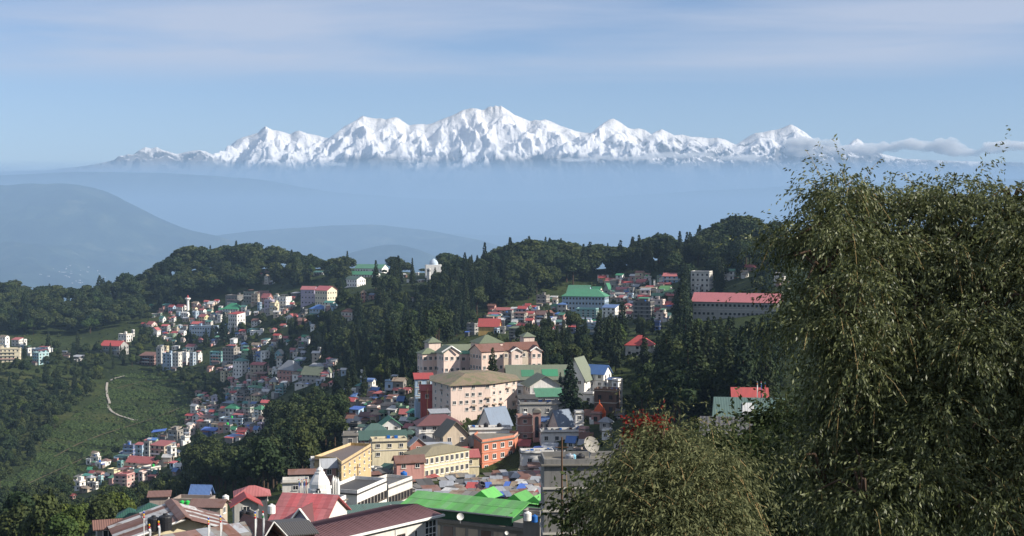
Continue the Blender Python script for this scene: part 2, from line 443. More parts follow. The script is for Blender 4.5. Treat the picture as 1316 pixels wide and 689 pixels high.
# ------------------------------------------------------------------ air
def volume_box(name, lo, hi, density, color, aniso=0.0):
    m = bpy.data.materials.new(name); m.use_nodes = True; nt = m.node_tree; nt.nodes.clear()
    o_ = nt.nodes.new('ShaderNodeOutputMaterial'); v = nt.nodes.new('ShaderNodeVolumePrincipled')
    v.inputs['Color'].default_value = (*color, 1); v.inputs['Density'].default_value = density; v.inputs['Anisotropy'].default_value = aniso
    nt.links.new(v.outputs[0], o_.inputs['Volume'])
    (x0, y0, z0), (x1, y1, z1) = lo, hi
    P = [(x0, y0, z0), (x1, y0, z0), (x1, y1, z0), (x0, y1, z0), (x0, y0, z1), (x1, y0, z1), (x1, y1, z1), (x0, y1, z1)]
    me = bpy.data.meshes.new(name)
    np_mesh(me, np.array(P), [[0, 3, 2, 1], [4, 5, 6, 7], [0, 1, 5, 4], [1, 2, 6, 5], [2, 3, 7, 6], [3, 0, 4, 7]])
    me.materials.append(m)
    return tag(link(name, me), kind='stuff')
HAZE_C = (0.36, 0.54, 0.775)
hz = volume_box('haze', (-29000, -2000, VAL - 1.5), (29000, 48500, CZ + 760), 6.0e-5, HAZE_C)
tag(hz, 'blue haze filling the air over town and valley')
mb = volume_box('mist_bank', (-60000, 50000, VAL - 3), (60000, 66500, CZ + 2180), 1.0e-4, HAZE_C)
tag(mb, 'blue mist bank lying along the foot of the snow range')

# ------------------------------------------------------------------ fair-weather clouds lying against the range
def cloud(name, label, lumps, Y, density, seed):
    r = random.Random(seed); bm = bmesh.new()
    for (px, py, rx, rz) in lumps:
        for k in range(5):
            c = U(px + r.uniform(-.8, .8) * rx, py + r.uniform(-.1, .7) * rz, Y + r.uniform(-300, 300)); m = mpp(Y); q = r.uniform(.35, .75)
            M4 = Matrix.Translation(c) @ Matrix.Diagonal((rx * m * q, 700 * q, rz * m * q, 1)); bmesh.ops.create_icosphere(bm, subdivisions=3, radius=1.0, matrix=M4)
    me = bpy.data.meshes.new(name); bm.to_mesh(me); bm.free()
    o = link(name, me)
    md = o.modifiers.new('union', 'REMESH'); md.mode = 'VOXEL'; md.voxel_size = 60
    tx = bpy.data.textures.new(name, 'CLOUDS'); tx.noise_scale = 420; tx.noise_depth = 4
    dm = o.modifiers.new('billow', 'DISPLACE'); dm.texture = tx; dm.texture_coords = 'GLOBAL'; dm.strength = 420; dm.mid_level = 0.55
    m = bpy.data.materials.new(name); m.use_nodes = True; nt = m.node_tree; nt.nodes.clear()
    o_ = nt.nodes.new('ShaderNodeOutputMaterial'); v = nt.nodes.new('ShaderNodeVolumePrincipled'); v.inputs['Color'].default_value = (1, 1, 1, 1); v.inputs['Density'].default_value = density; v.inputs['Anisotropy'].default_value = 0.0
    nt.links.new(v.outputs[0], o_.inputs['Volume']); me.materials.append(m)
    tag(o, label, kind='stuff')
cloud('cloud', 'bank of white cloud beside the eastern snow peaks', [(1050, 183, 34, 11), (1085, 190, 40, 10), (1140, 187, 45, 11), (1190, 182, 40, 12), (1240, 189, 40, 9), (1300, 186, 45, 9), (1360, 185, 50, 9), (1022, 193, 26, 8)], 67500, 0.0028, 4)
cloud('cloud', 'thin cloud wisps at the foot of the snow peaks', [(880, 197, 38, 6), (800, 201, 34, 5), (955, 202, 32, 5), (740, 205, 22, 3), (430, 210, 14, 3)], 67500, 0.0018, 6)

from mathutils.bvhtree import BVHTree
def far_village():
    ob = bpy.data.objects['hills']; bv = BVHTree.FromPolygons([v.co[:] for v in ob.data.vertices], [tuple(p_.vertices) for p_ in ob.data.polygons])
    r = random.Random(2); b = MB()
    for k in range(26):
        px, py = r.gauss(88, 16), r.gauss(352, 6); u, v = ray(px, py); h = bv.ray_cast(Vector((0, 0, CZ)), Vector((u, 1, v)).normalized(), 60000)
        if h[0] is None: continue
        c = h[0]; w, d, t = r.uniform(6, 18), r.uniform(6, 12), r.uniform(4, 9)
        b.box(c.x - w, c.x + w, c.y - d, c.y + d, c.z - 25, c.z + t)
    o = b.build('far_village', flat_mat('far_walls', (.42, .41, .40)), None); tag(o, 'scattered pale houses of a village on the blue hill', kind='stuff')
# ------------------------------------------------------------------ mesh builder
class MB:
    def __init__(s): s.v = []; s.f = []; s.m = []
    def add(s, pts, faces, mat=0):
        k = len(s.v); s.v += [tuple(p) for p in pts]
        s.f += [tuple(i + k for i in f) for f in faces]; s.m += [mat] * len(faces); return s
    def box(s, x0, x1, y0, y1, z0, z1, mat=0):
        P = [(x0, y0, z0), (x1, y0, z0), (x1, y1, z0), (x0, y1, z0), (x0, y0, z1), (x1, y0, z1), (x1, y1, z1), (x0, y1, z1)]
        return s.add(P, [(0, 3, 2, 1), (4, 5, 6, 7), (0, 1, 5, 4), (1, 2, 6, 5), (2, 3, 7, 6), (3, 0, 4, 7)], mat)
    def slab(s, quad, t=0.12, mat=0):
        """a plate: four corners (counter-clockwise from above) and a thickness downwards"""
        q = [Vector(p) for p in quad]; n = (q[1] - q[0]).cross(q[2] - q[0])
        if n.length < 1e-9: n = (q[2] - q[0]).cross(q[3] - q[0])
        n.normalize()
        if n.z < 0: n = -n
        P = q + [p - n * t for p in q]; k = len(q)
        F_ = [tuple(range(k)), tuple(range(2 * k - 1, k - 1, -1))] + [(i, i + k, (i + 1) % k + k, (i + 1) % k) for i in range(k)]
        return s.add(P, F_, mat)
    def tube(s, a, b, r0, r1=None, n=8, mat=0):
        a = Vector(a); b = Vector(b); r1 = r0 if r1 is None else r1
        d = (b - a).normalized(); q = d.to_track_quat('Z', 'Y')
        P = []
        for c, r in ((a, r0), (b, r1)):
            for i in range(n):
                t = 2 * math.pi * i / n; P.append(c + q @ Vector((r * math.cos(t), r * math.sin(t), 0)))
        F_ = [(i, (i + 1) % n, (i + 1) % n + n, i + n) for i in range(n)] + [tuple(range(n - 1, -1, -1)), tuple(range(n, 2 * n))]
        return s.add(P, F_, mat)
    def lathe(s, prof, n=16, c=(0, 0, 0), mat=0, sq=1.0):
        P = []
        for r, z in prof:
            for i in range(n):
                t = 2 * math.pi * i / n; P.append((c[0] + r * math.cos(t), c[1] + r * sq * math.sin(t), c[2] + z))
        F_ = []
        for k in range(len(prof) - 1):
            for i in range(n): F_.append((k * n + i, k * n + (i + 1) % n, (k + 1) * n + (i + 1) % n, (k + 1) * n + i))
        F_.append(tuple(range(n - 1, -1, -1))); F_.append(tuple((len(prof) - 1) * n + i for i in range(n)))
        return s.add(P, F_, mat)
    def mesh(s, name, mats):
        me = bpy.data.meshes.new(name); me.from_pydata(s.v, [], s.f)
        for m in (mats if isinstance(mats, (list, tuple)) else [mats]): me.materials.append(m)
        if any(s.m): me.polygons.foreach_set('material_index', s.m)
        me.update(); return me
    def build(s, name, mats, parent=None, loc=None, rz=0.0):
        return link(name, s.mesh(name, mats), parent, loc, rz)

# ------------------------------------------------------------------ town materials
WALL = dict(white='e4e1da', offwhite='d4cfc4', cream='d8c89c', pink='dfbda9', rose='b9766a', yellow='c9a24a', paleyellow='d2c68a', blue='6f8fb4', sky='86a9c6',
            teal='4f9a9c', cyan='6fb3bb', grey='9c9a95', darkgrey='5d5c5a', concrete='827d76', beige='b7a58b', brick='a4553f', orange='c4683a', green='6f9a74', lilac='a99dbb',
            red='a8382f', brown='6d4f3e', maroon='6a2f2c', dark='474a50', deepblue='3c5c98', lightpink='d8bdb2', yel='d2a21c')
ROOF = dict(red='b4322c', pinkred='bf4a4e', salmon='b9565a', maroon='6b2a2c', brown='5f4a3e', rust='7d4a36', green='1d8a5c', lgreen='4a9a3a', vgreen='54b044', dgreen='1d5a4c', teal='2b7f74',
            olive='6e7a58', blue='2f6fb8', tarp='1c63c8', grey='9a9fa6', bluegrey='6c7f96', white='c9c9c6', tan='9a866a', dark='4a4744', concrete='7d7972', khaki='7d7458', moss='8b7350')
NAMES = dict(offwhite='off-white', paleyellow='pale yellow', sky='pale blue', darkgrey='dark grey', concrete='bare concrete', lightpink='pale pink', deepblue='deep blue', dark='dark grey-blue', rose='dusty rose', yel='bright yellow',
             pinkred='pinkish red', salmon='salmon red', lgreen='light green', vgreen='bright green', dgreen='dark green', bluegrey='blue-grey', tarp='bright blue', rust='rusty', khaki='khaki', moss='mossy brown')
nm = lambda c: NAMES.get(c, c)
_mc = {}
def wall_mat(c):
    if ('w', c) in _mc: return _mc['w', c]
    t = NT('wall_' + c); col = srgb(WALL[c]); g_ = sum(col) / 3; col = tuple(x * .78 + g_ * .22 for x in col)
    v = t.coords('Object'); vs = t.coords('Object', (1.1, 1.1, 0.16))
    blot = t.noise(v, 0.35, 5, 0.6); streak = t.noise(vs, 1.6, 5, 0.65); fine = t.noise(v, 6.0, 4, 0.7)
    dirt = tuple(x * 0.42 + 0.02 for x in col)
    a = t.ramp(streak, [(0.46, (0, 0, 0)), (0.72, (1, 1, 1))])
    f = t.math('MULTIPLY', a, t.ramp(blot, [(0.35, (0.15, 0.15, 0.15)), (0.7, (0.85, 0.85, 0.85))]))
    ry = t.math('FRACT', t.math('MULTIPLY', t.rand(), 7.31))
    base = t.mix(f, t.mix(t.math('MULTIPLY', ry, 0.35), col, (0.55, 0.53, 0.49)), dirt)
    rv = t.math('ADD', t.math('MULTIPLY', t.rand(), 0.24), 0.90)
    fv = t.math('ADD', t.math('MULTIPLY', fine, 0.22), 0.90)
    g = t.n('ShaderNodeCombineColor'); k = t.math('MULTIPLY', rv, fv)
    for i in range(3): t.l(k, g.inputs[i])
    t.bump(fine, 0.25, 0.05)
    _mc['w', c] = t.base(t.mix(1.0, base, g.outputs[0], 'MULTIPLY'), 0.9, 0.2)
    return t.m
def roof_mat(c, axis='X', rust=None):
    if ('r', c, axis, rust) in _mc: return _mc['r', c, axis, rust]
    t = NT('roof_' + c); col = srgb(ROOF[c]); g_ = sum(col) / 3; col = tuple(x * .80 + g_ * .20 for x in col)
    if rust is None: rust = 0.75 if c in ('rust', 'tan') else (0.22 if c == 'grey' else 0.28)
    v = t.coords('Object'); patch = t.noise(v, 0.42, 6, 0.7, 0.4); fine = t.noise(v, 3.5, 5, 0.7)
    st = t.noise(t.coords('Object', (2.2, 0.25, 0.25) if axis == 'X' else (0.25, 2.2, 0.25)), 1.4, 3, 0.6)
    lo = 0.62 - rust * 0.16
    f = t.ramp(patch, [(lo, (0, 0, 0)), (lo + 0.12, (rust, rust, rust))])
    ry = t.math('FRACT', t.math('MULTIPLY', t.rand(), 7.31))
    dust = t.mix(t.math('MULTIPLY', ry, 0.5 if rust > 0.13 else 0.2), col, tuple(x * .35 + .16 for x in col))
    base = t.mix(f, dust, (0.15, 0.065, 0.035) if c not in ('dark', 'khaki', 'olive', 'moss') else (0.05, 0.045, 0.03) if c != 'moss' else (0.13, 0.15, 0.06))
    base = t.mix(t.ramp(st, [(0.45, (0, 0, 0)), (0.75, (0.6, 0.6, 0.6))]), base, tuple(x * 0.5 + 0.04 for x in col))
    rv = t.math('ADD', t.math('MULTIPLY', t.rand(), 0.3), 0.78); fv = t.math('ADD', t.math('MULTIPLY', fine, 0.3), 0.85)
    g = t.n('ShaderNodeCombineColor'); k = t.math('MULTIPLY', rv, fv)
    for i in range(3): t.l(k, g.inputs[i])
    w = t.n('ShaderNodeTexWave'); w.wave_type = 'BANDS'; w.bands_direction = axis; w.inputs['Scale'].default_value = 1.3; w.inputs['Distortion'].default_value = 0.0
    t.l(t.coords('Object'), w.inputs['Vector'])
    t.bump(w.outputs['Fac'], 0.55, 0.06)
    _mc['r', c, axis, rust] = t.base(t.mix(1.0, base, g.outputs[0], 'MULTIPLY'), 0.62, 0.35)
    return t.m
def flat_mat(name, col, rough=0.7, spec=0.3, metal=0.0, var=0.25, scale=2.0):
    if name in _mc: return _mc[name]
    t = NT(name); n = t.noise(t.coords('Object'), scale, 5, 0.65)
    c = t.mix(n, tuple(x * (1 - var) for x in col), tuple(min(1, x * (1 + var)) for x in col))
    t.b.inputs['Metallic'].default_value = metal
    _mc[name] = t.base(c, rough, spec); return t.m
M_GLASS = flat_mat('window_glass', (0.018, 0.022, 0.03), 0.12, 0.6, 0, 0.4, 0.8)
M_FRAME = flat_mat('window_frame_white', srgb('d6d3cc'), 0.7)
M_FRAMED = flat_mat('window_frame_dark', srgb('55493f'), 0.7)
M_CONC = flat_mat('roof_concrete', srgb('77736b'), 0.95, 0.1, 0, 0.45, 0.6)
M_BAND = flat_mat('slab_edge', srgb('bdb8ae'), 0.9, 0.2, 0, 0.35, 0.7)
M_BLACK = flat_mat('black_plastic', (0.014, 0.014, 0.016), 0.45, 0.4)
M_TANKB = flat_mat('blue_plastic', srgb('1d5fa8'), 0.5); M_TANKG = flat_mat('green_plastic', srgb('2fae4c'), 0.5)
M_STEEL = flat_mat('galvanised_steel', srgb('9a9ca0'), 0.5, 0.5, 0.6)
M_WOOD = flat_mat('weathered_timber', srgb('5b4636'), 0.9, 0.2, 0, 0.4, 3)
M_WHITE = flat_mat('white_paint', srgb('dcdad4'), 0.75, 0.3, 0, 0.12, 1.2)
M_REDP = flat_mat('red_paint', srgb('a82a22'), 0.7)
M_DISH = flat_mat('dish_grey', srgb('8f8b82'), 0.7, 0.3, 0, 0.2, 1.0)

# ------------------------------------------------------------------ windows
def win_geom(w=1.2, h=1.35, fr=0.10, mull=1, sill=True):
    """faces -Y, centred on x = 0, z = 0 at its foot; frame proud of the wall, pane set back inside it"""
    b = MB(); d = 0.10
    b.box(-w / 2, -w / 2 + fr, -d, 0.02, 0, h); b.box(w / 2 - fr, w / 2, -d, 0.02, 0, h)
    b.box(-w / 2 + fr, w / 2 - fr, -d, 0.02, 0, fr); b.box(-w / 2 + fr, w / 2 - fr, -d, 0.02, h - fr, h)
    for k in range(mull):
        x = -w / 2 + w * (k + 1) / (mull + 1); b.box(x - 0.03, x + 0.03, -d * 0.8, 0.02, fr, h - fr)
    if sill: b.box(-w / 2 - 0.08, w / 2 + 0.08, -0.2, 0.02, -0.09, -0.005)
    b.add([(-w / 2 + fr, -0.03, fr), (w / 2 - fr, -0.03, fr), (w / 2 - fr, -0.03, h - fr), (-w / 2 + fr, -0.03, h - fr)], [(0, 1, 2, 3)], 1)
    return b
WIN_G = win_geom(); WIN_ME = {'w': WIN_G.mesh('window', [M_FRAME, M_GLASS]), 'd': WIN_G.mesh('window', [M_FRAMED, M_GLASS])}
WIN_LO = MB(); WIN_LO.box(-0.6, 0.6, -0.05, 0.03, 0, 1.35, 1); WIN_LO.box(-0.72, 0.72, -0.16, 0.03, -0.16, -0.02, 0); WIN_LO.box(-0.72, 0.72, -0.3, 0.03, 1.37, 1.5, 0)

HOUSES = []      # records for labels
RECTS = []       # image rectangles of the houses, so that no tree is planted over them
def place(x0, x1, yb, W_, D_, th, Y):
    """centre of a building whose front foot shows at pixel row yb"""
    xc = (x0 + x1) / 2
    z = U(xc, yb, Y).z
    near = (D_ * abs(math.cos(th)) + W_ * abs(math.sin(th))) / 2
    Yc = Y + near
    u, _ = ray(xc, yb)
    return Vector((u * Yc, Yc, z))
def roof_geom(W_, D_, h, rt, rise, ov=0.5, t=0.14):
    """roof plates; also the gable triangles of the wall"""
    r = MB(); g = MB(); a, b = W_ / 2 + ov, D_ / 2 + ov
    if rt == 'g':
        k = rise / (D_ / 2); e = h - k * ov
        r.slab([(-a, -b, e), (a, -b, e), (a, 0, h + rise), (-a, 0, h + rise)], t); r.slab([(-a, 0, h + rise), (a, 0, h + rise), (a, b, e), (-a, b, e)], t)
        for s in (-1, 1):
            g.add([(s * W_ / 2, -D_ / 2, h), (s * W_ / 2, D_ / 2, h), (s * W_ / 2, 0, h + rise - t)], [(0, 1, 2)])
    elif rt == 'G':
        k = rise / (W_ / 2); e = h - k * ov
        r.slab([(-a, -b, e), (0, -b, h + rise), (0, b, h + rise), (-a, b, e)], t); r.slab([(0, -b, h + rise), (a, -b, e), (a, b, e), (0, b, h + rise)], t)
        for s in (-1, 1):
            g.add([(-W_ / 2, s * D_ / 2, h), (W_ / 2, s * D_ / 2, h), (0, s * D_ / 2, h + rise - t)], [(0, 1, 2)])
    elif rt == 'h':
        l = max(0.0, abs(W_ - D_) / 2); e = h - 0.15
        if W_ >= D_: p, q = (-l, 0, h + rise), (l, 0, h + rise)
        else: p, q = (0, -l, h + rise), (0, l, h + rise)
        c = [(-a, -b, e), (a, -b, e), (a, b, e), (-a, b, e)]
        if W_ >= D_:
            P = c + [p, q]; Fs = [(0, 1, 5, 4), (1, 2, 5), (2, 3, 4, 5), (3, 0, 4)]
        else:
            P = c + [p, q]; Fs = [(0, 1, 4), (1, 2, 5, 4), (2, 3, 5), (3, 0, 4, 5)]
        r.add(P, Fs); r.box(-a, a, -b, b, e - t, e - 0.004)
    elif rt == 's':
        r.slab([(-a, -b, h + 0.03), (a, -b, h + 0.03), (a, b, h + rise), (-a, b, h + rise)], t)
        for s in (-1, 1): g.add([(s * W_ / 2, -D_ / 2, h), (s * W_ / 2, D_ / 2, h), (s * W_ / 2, D_ / 2, h + rise - t)], [(0, 1, 2)])
        g.add([(-W_ / 2, D_ / 2, h), (W_ / 2, D_ / 2, h), (W_ / 2, D_ / 2, h + rise - t), (-W_ / 2, D_ / 2, h + rise - t)], [(0, 1, 2, 3)])
    else:                                   # flat: slab with a parapet set 3 mm proud
        o = min(ov, 0.35)
        r.box(-W_ / 2 - o, W_ / 2 + o, -D_ / 2 - o, D_ / 2 + o, h - 0.02, h + 0.16)
        p = 0.75 if rise <= 0 else rise
        for (u0, u1, v0, v1) in ((-W_ / 2, W_ / 2, -D_ / 2, -D_ / 2 + 0.18), (-W_ / 2, W_ / 2, D_ / 2 - 0.18, D_ / 2), (-W_ / 2, -W_ / 2 + 0.18, -D_ / 2 + 0.18, D_ / 2 - 0.18), (W_ / 2 - 0.18, W_ / 2, -D_ / 2 + 0.18, D_ / 2 - 0.18)):
            g.box(u0, u1, v0, v1, h + 0.16, h + p)
    return r, g
rnd = random.Random(5)
FLOORW = {1: 'one-storey', 2: 'two-storey', 3: 'three-storey', 4: 'four-storey', 5: 'five-storey', 6: 'six-storey'}
ROOFW = dict(g='gabled', G='gable-fronted', h='hipped', s='lean-to', f='flat')
ZONE = ['']
def shell(root, W_, D_, h, fd, wall, roof, rt, rise, floors, detail, ov=0.5, wins='w', win_sides=('F', 'R', 'L'), bands=True, wdens=2.9, wscale=1.0, at=(0, 0, 0), rz=0.0, wall_name='wall'):
    """walls, roof, floor slabs and windows of one block, parented to root"""
    base = Matrix.Translation(at) @ Matrix.Rotation(rz, 4, 'Z')
    def put(o): o.matrix_local = base @ o.matrix_local; return o
    wb = MB().box(-W_ / 2, W_ / 2, -D_ / 2, D_ / 2, -fd, h)
    r, g = roof_geom(W_, D_, h, rt, rise, ov)
    wb.add(g.v, g.f)
    put(wb.build(wall_name, wall_mat(wall), root))
    rm = M_CONC if (rt == 'f' and roof in ('concrete', None)) else roof_mat(roof or 'concrete', 'Y' if rt == 'G' else 'X')
    ro = put(r.build('roof', rm, root))
    if floors > 1 and bands and detail >= 0:
        b = MB(); fh = h / floors
        for k in range(1, floors): b.box(-W_ / 2 - 0.16, W_ / 2 + 0.16, -D_ / 2 - 0.16, D_ / 2 + 0.16, k * fh - 0.12, k * fh + 0.10)
        put(b.build('floor_band', M_BAND, root))
    fh = h / max(1, floors); lo = MB()
    if wins:
        for side, L_, off, rz_ in (('F', W_, D_ / 2, 0.0), ('R', D_, W_ / 2, R(90)), ('L', D_, W_ / 2, R(-90))):
            if side not in win_sides: continue
            n = max(1, int(L_ / wdens))
            for k in range(floors):
                for i in range(n):
                    if rnd.random() < 0.06: continue
                    c = -L_ / 2 + L_ * (i + 0.5) / n
                    M4 = Matrix.Rotation(rz_, 4, 'Z') @ Matrix.Translation((c, -off - 0.004, k * fh + fh * 0.30)) @ Matrix.Diagonal((wscale * min(1.0, L_ / n / 1.7), 1, min(1.0, fh / 2.9) * wscale, 1))
                    if detail >= 2:
                        o = bpy.data.objects.new('window', WIN_ME[wins]); COL.objects.link(o); o.parent = root; o.matrix_local = base @ M4
                    else:
                        lo.add([M4 @ Vector(p) for p in WIN_LO.v], WIN_LO.f); lo.m[-len(WIN_LO.f):] = WIN_LO.m
        if lo.v:
            o = put(lo.build('window_rows', [M_BAND if wins == 'w' else M_FRAMED, M_GLASS], root)); o['kind'] = 'stuff'
    return ro
TIN = ['rust', 'rust', 'grey', 'concrete', 'tan', 'red', 'bluegrey', 'green', 'tarp', 'white', 'dark', 'maroon']
def clutter(root, W_, D_, h, floors, rt, wall):
    '''lean-tos, balconies, awnings and roof-top shelters that crowd the houses'''
    r = rnd
    if W_ < 3.5: return
    if r.random() < 0.6:                                   # lean-to against a side
        s = r.choice((-1, 1)); d = r.uniform(1.4, 2.6); l = D_ * r.uniform(.4, .8); hh = r.uniform(2.1, 2.7); y0 = -D_ / 2 + r.uniform(-.6, .3)
        x0, x1 = sorted((s * (W_ / 2 + .003), s * (W_ / 2 + d)))
        b = MB().box(x0, x1, y0, y0 + l, -2, hh)
        b.slab([(x0 - .25, y0 - .3, hh + (.35 if s > 0 else .05)), (x1 + .25, y0 - .3, hh + (.05 if s > 0 else .35)), (x1 + .25, y0 + l + .3, hh + (.05 if s > 0 else .35)), (x0 - .25, y0 + l + .3, hh + (.35 if s > 0 else .05))], .06, 1)
        b.build('annex', [wall_mat(r.choice([wall, 'concrete', 'grey', 'brown', 'offwhite'])), roof_mat(r.choice(TIN))], root)
    if r.random() < 0.4:                                   # front shed one step lower
        l = W_ * r.uniform(.35, .75); d = r.uniform(1.5, 2.8); hh = r.uniform(1.4, 2.3); x0 = r.uniform(-W_ / 2, W_ / 2 - l)
        b = MB().box(x0, x0 + l, -D_ / 2 - d, -D_ / 2 - .003, -4, hh)
        b.slab([(x0 - .2, -D_ / 2 - d - .3, hh + .04), (x0 + l + .2, -D_ / 2 - d - .3, hh + .04), (x0 + l + .2, -D_ / 2, hh + .5), (x0 - .2, -D_ / 2, hh + .5)], .06, 1)
        b.build('lean_to', [wall_mat(r.choice([wall, 'concrete', 'dark', 'beige', 'rose'])), roof_mat(r.choice(TIN))], root)
    fh = h / floors
    if floors >= 2 and r.random() < 0.55:                  # balconies with a solid rail
        l = W_ * r.uniform(.5, .95); x0 = -l / 2; d = r.uniform(.7, 1.1)
        for k in range(1, floors):
            z = k * fh
            b = MB().box(x0, x0 + l, -D_ / 2 - .16 - d, -D_ / 2 - .163, z - .09, z + .06)
            b.box(x0, x0 + l, -D_ / 2 - .16 - d, -D_ / 2 - .1 - d, z + .063, z + .85, 1)
            b.build('balcony', [M_BAND, wall_mat(r.choice([wall, wall, 'white', 'rose', 'sky']))], root)
    if rt == 'f' and r.random() < 0.45:                    # tin shelter over part of the roof
        l = W_ * r.uniform(.35, .7); d = D_ * r.uniform(.4, .8); x0 = r.uniform(-W_ / 2, W_ / 2 - l); y0 = D_ / 2 - d - .2; z = h + r.uniform(2.0, 2.4)
        b = MB()
        for (a_, c_) in ((x0 + .15, y0 + .15), (x0 + l - .15, y0 + .15), (x0 + .15, y0 + d - .15), (x0 + l - .15, y0 + d - .15)): b.box(a_ - .06, a_ + .06, c_ - .06, c_ + .06, h + .163, z)
        b.slab([(x0 - .3, y0 - .3, z + .04), (x0 + l + .3, y0 - .3, z + .04), (x0 + l + .3, y0 + d + .3, z + .5), (x0 - .3, y0 + d + .3, z + .5)], .06, 1)
        if r.random() < .5: b.box(x0 + .2, x0 + l - .2, y0 + d * .5, y0 + d - .2, h + .163, z)
        b.build('roof_shelter', [wall_mat(r.choice(['concrete', 'offwhite', wall])), roof_mat(r.choice(TIN))], root)
    if rt == 'f' and r.random() < 0.5:                     # starter columns left standing
        b = MB()
        for sx in (-1, 1):
            for sy in (-1, 1): b.box(sx * (W_ / 2 - .35) - .12, sx * (W_ / 2 - .35) + .12, sy * (D_ / 2 - .35) - .12, sy * (D_ / 2 - .35) + .12, h + .166, h + r.uniform(.9, 1.7))
        b.build('column_stubs', M_CONC, root)['kind'] = 'stuff'
def house(x0, x1, yw, yb, wall='white', roof='red', rt='g', rh=None, yaw=None, floors=None, ratio=None, Y=None, label=None, cat='house', name='house', detail=None, wins='w', ov=0.5, group=None, rect=True, wdens=2.9, extra=None, minfd=2.5, fh=3.0, clut=True):
    xc = (x0 + x1) / 2
    if Y is None: Y = hit(xc, yb)
    if Y is None: Y = hit(xc, yb + 12) or 1300.0
    m = mpp(Y)
    th = R(yaw if yaw is not None else rnd.uniform(-34, -14))
    ratio = ratio or rnd.uniform(0.65, 1.0)
    w = (x1 - x0) * m
    W_ = max(2.2, w / (abs(math.cos(th)) + ratio * abs(math.sin(th)))); D_ = W_ * ratio
    h = max(2.0, (yb - yw) * m)
    floors = floors or max(1, min(6, round(h / fh)))
    if rh is None: rh = 0 if rt == 'f' else max(1.2, min(W_, D_) * 0.22) / m
    rise = rh * m
    if rt in ('g', 'h', 'G', 's'): rise = max(0.5, rise)
    c = place(x0, x1, yb, W_, D_, th, Y)
    low = c.z
    for sx in (-1, 1):
        for sy in (-1, 1):
            q = Matrix.Rotation(th, 3, 'Z') @ Vector((sx * W_ / 2, sy * D_ / 2, 0)) + c
            low = min(low, ground(q.x, q.y))
    fd = max(minfd, c.z - low + 1.0)
    root = empty('apartment_building' if (name == 'house' and floors > 2) else name, c, th)
    if wins == 'w' and not label and rnd.random() < 0.5: wins = 'd'
    detail = detail if detail is not None else (2 if Y < 500 else 1)
    shell(root, W_, D_, h, fd, wall, roof, rt, rise, floors, detail, ov, wins, wdens=wdens)
    if rt == 'f' and W_ > 5 and rnd.random() < 0.55 and not label:           # stair head on the flat roof
        a = rnd.uniform(1.6, 2.4); px_ = rnd.uniform(-W_ / 4, W_ / 4)
        b = MB().box(px_ - a / 2, px_ + a / 2, D_ / 2 - 0.3 - a, D_ / 2 - 0.3, h + 0.164, h + 2.3).box(px_ - a / 2 - .2, px_ + a / 2 + .2, D_ / 2 - .5 - a, D_ / 2 - 0.1, h + 2.303, h + 2.42)
        b.build('stair_head', wall_mat(wall), root)
    if label and rt == 'f' and 300 < Y < 520 and W_ > 5:     # odds and ends lying about on the flat roof
        b = MB()
        for k in range(int(W_ * 1.6)):
            jx, jy, js = rnd.uniform(-.42, .42) * W_, rnd.uniform(-.42, .42) * D_, rnd.uniform(.2, .7)
            b.box(jx, jx + js * rnd.uniform(.6, 1.8), jy, jy + js, h + .163, h + .163 + js * rnd.uniform(.5, 1.6), rnd.randrange(4))
        o_ = b.build('roof_junk', [M_CONC, M_STEEL, M_TANKB, roof_mat('rust')], root); o_['kind'] = 'stuff'
    if not label: clutter(root, W_, D_, h, floors, rt, wall)
    tag(root, label, cat, group)
    HOUSES.append(dict(root=root, label=label, wall=wall, roof=roof, rt=rt, floors=floors, zone=ZONE[0], c=c, W=W_, D=D_, h=h, th=th, Y=Y, px=(x0, x1), rise=rise))
    if rect: RECTS.append((x0, x1, yw - rh, yb, Y) if not label else (x0, x1, yw - rh, yb, Y, 1))
    return HOUSES[-1]
def part(root, kind):
    return next(c for c in root.children if c.name.split('.')[0] == kind)
def copy_tree(o, parent=None):
    c = o.copy(); COL.objects.link(c); c.parent = parent
    if parent is not None: c.matrix_parent_inverse = o.matrix_parent_inverse.copy()
    for ch in list(o.children): copy_tree(ch, c)
    return c
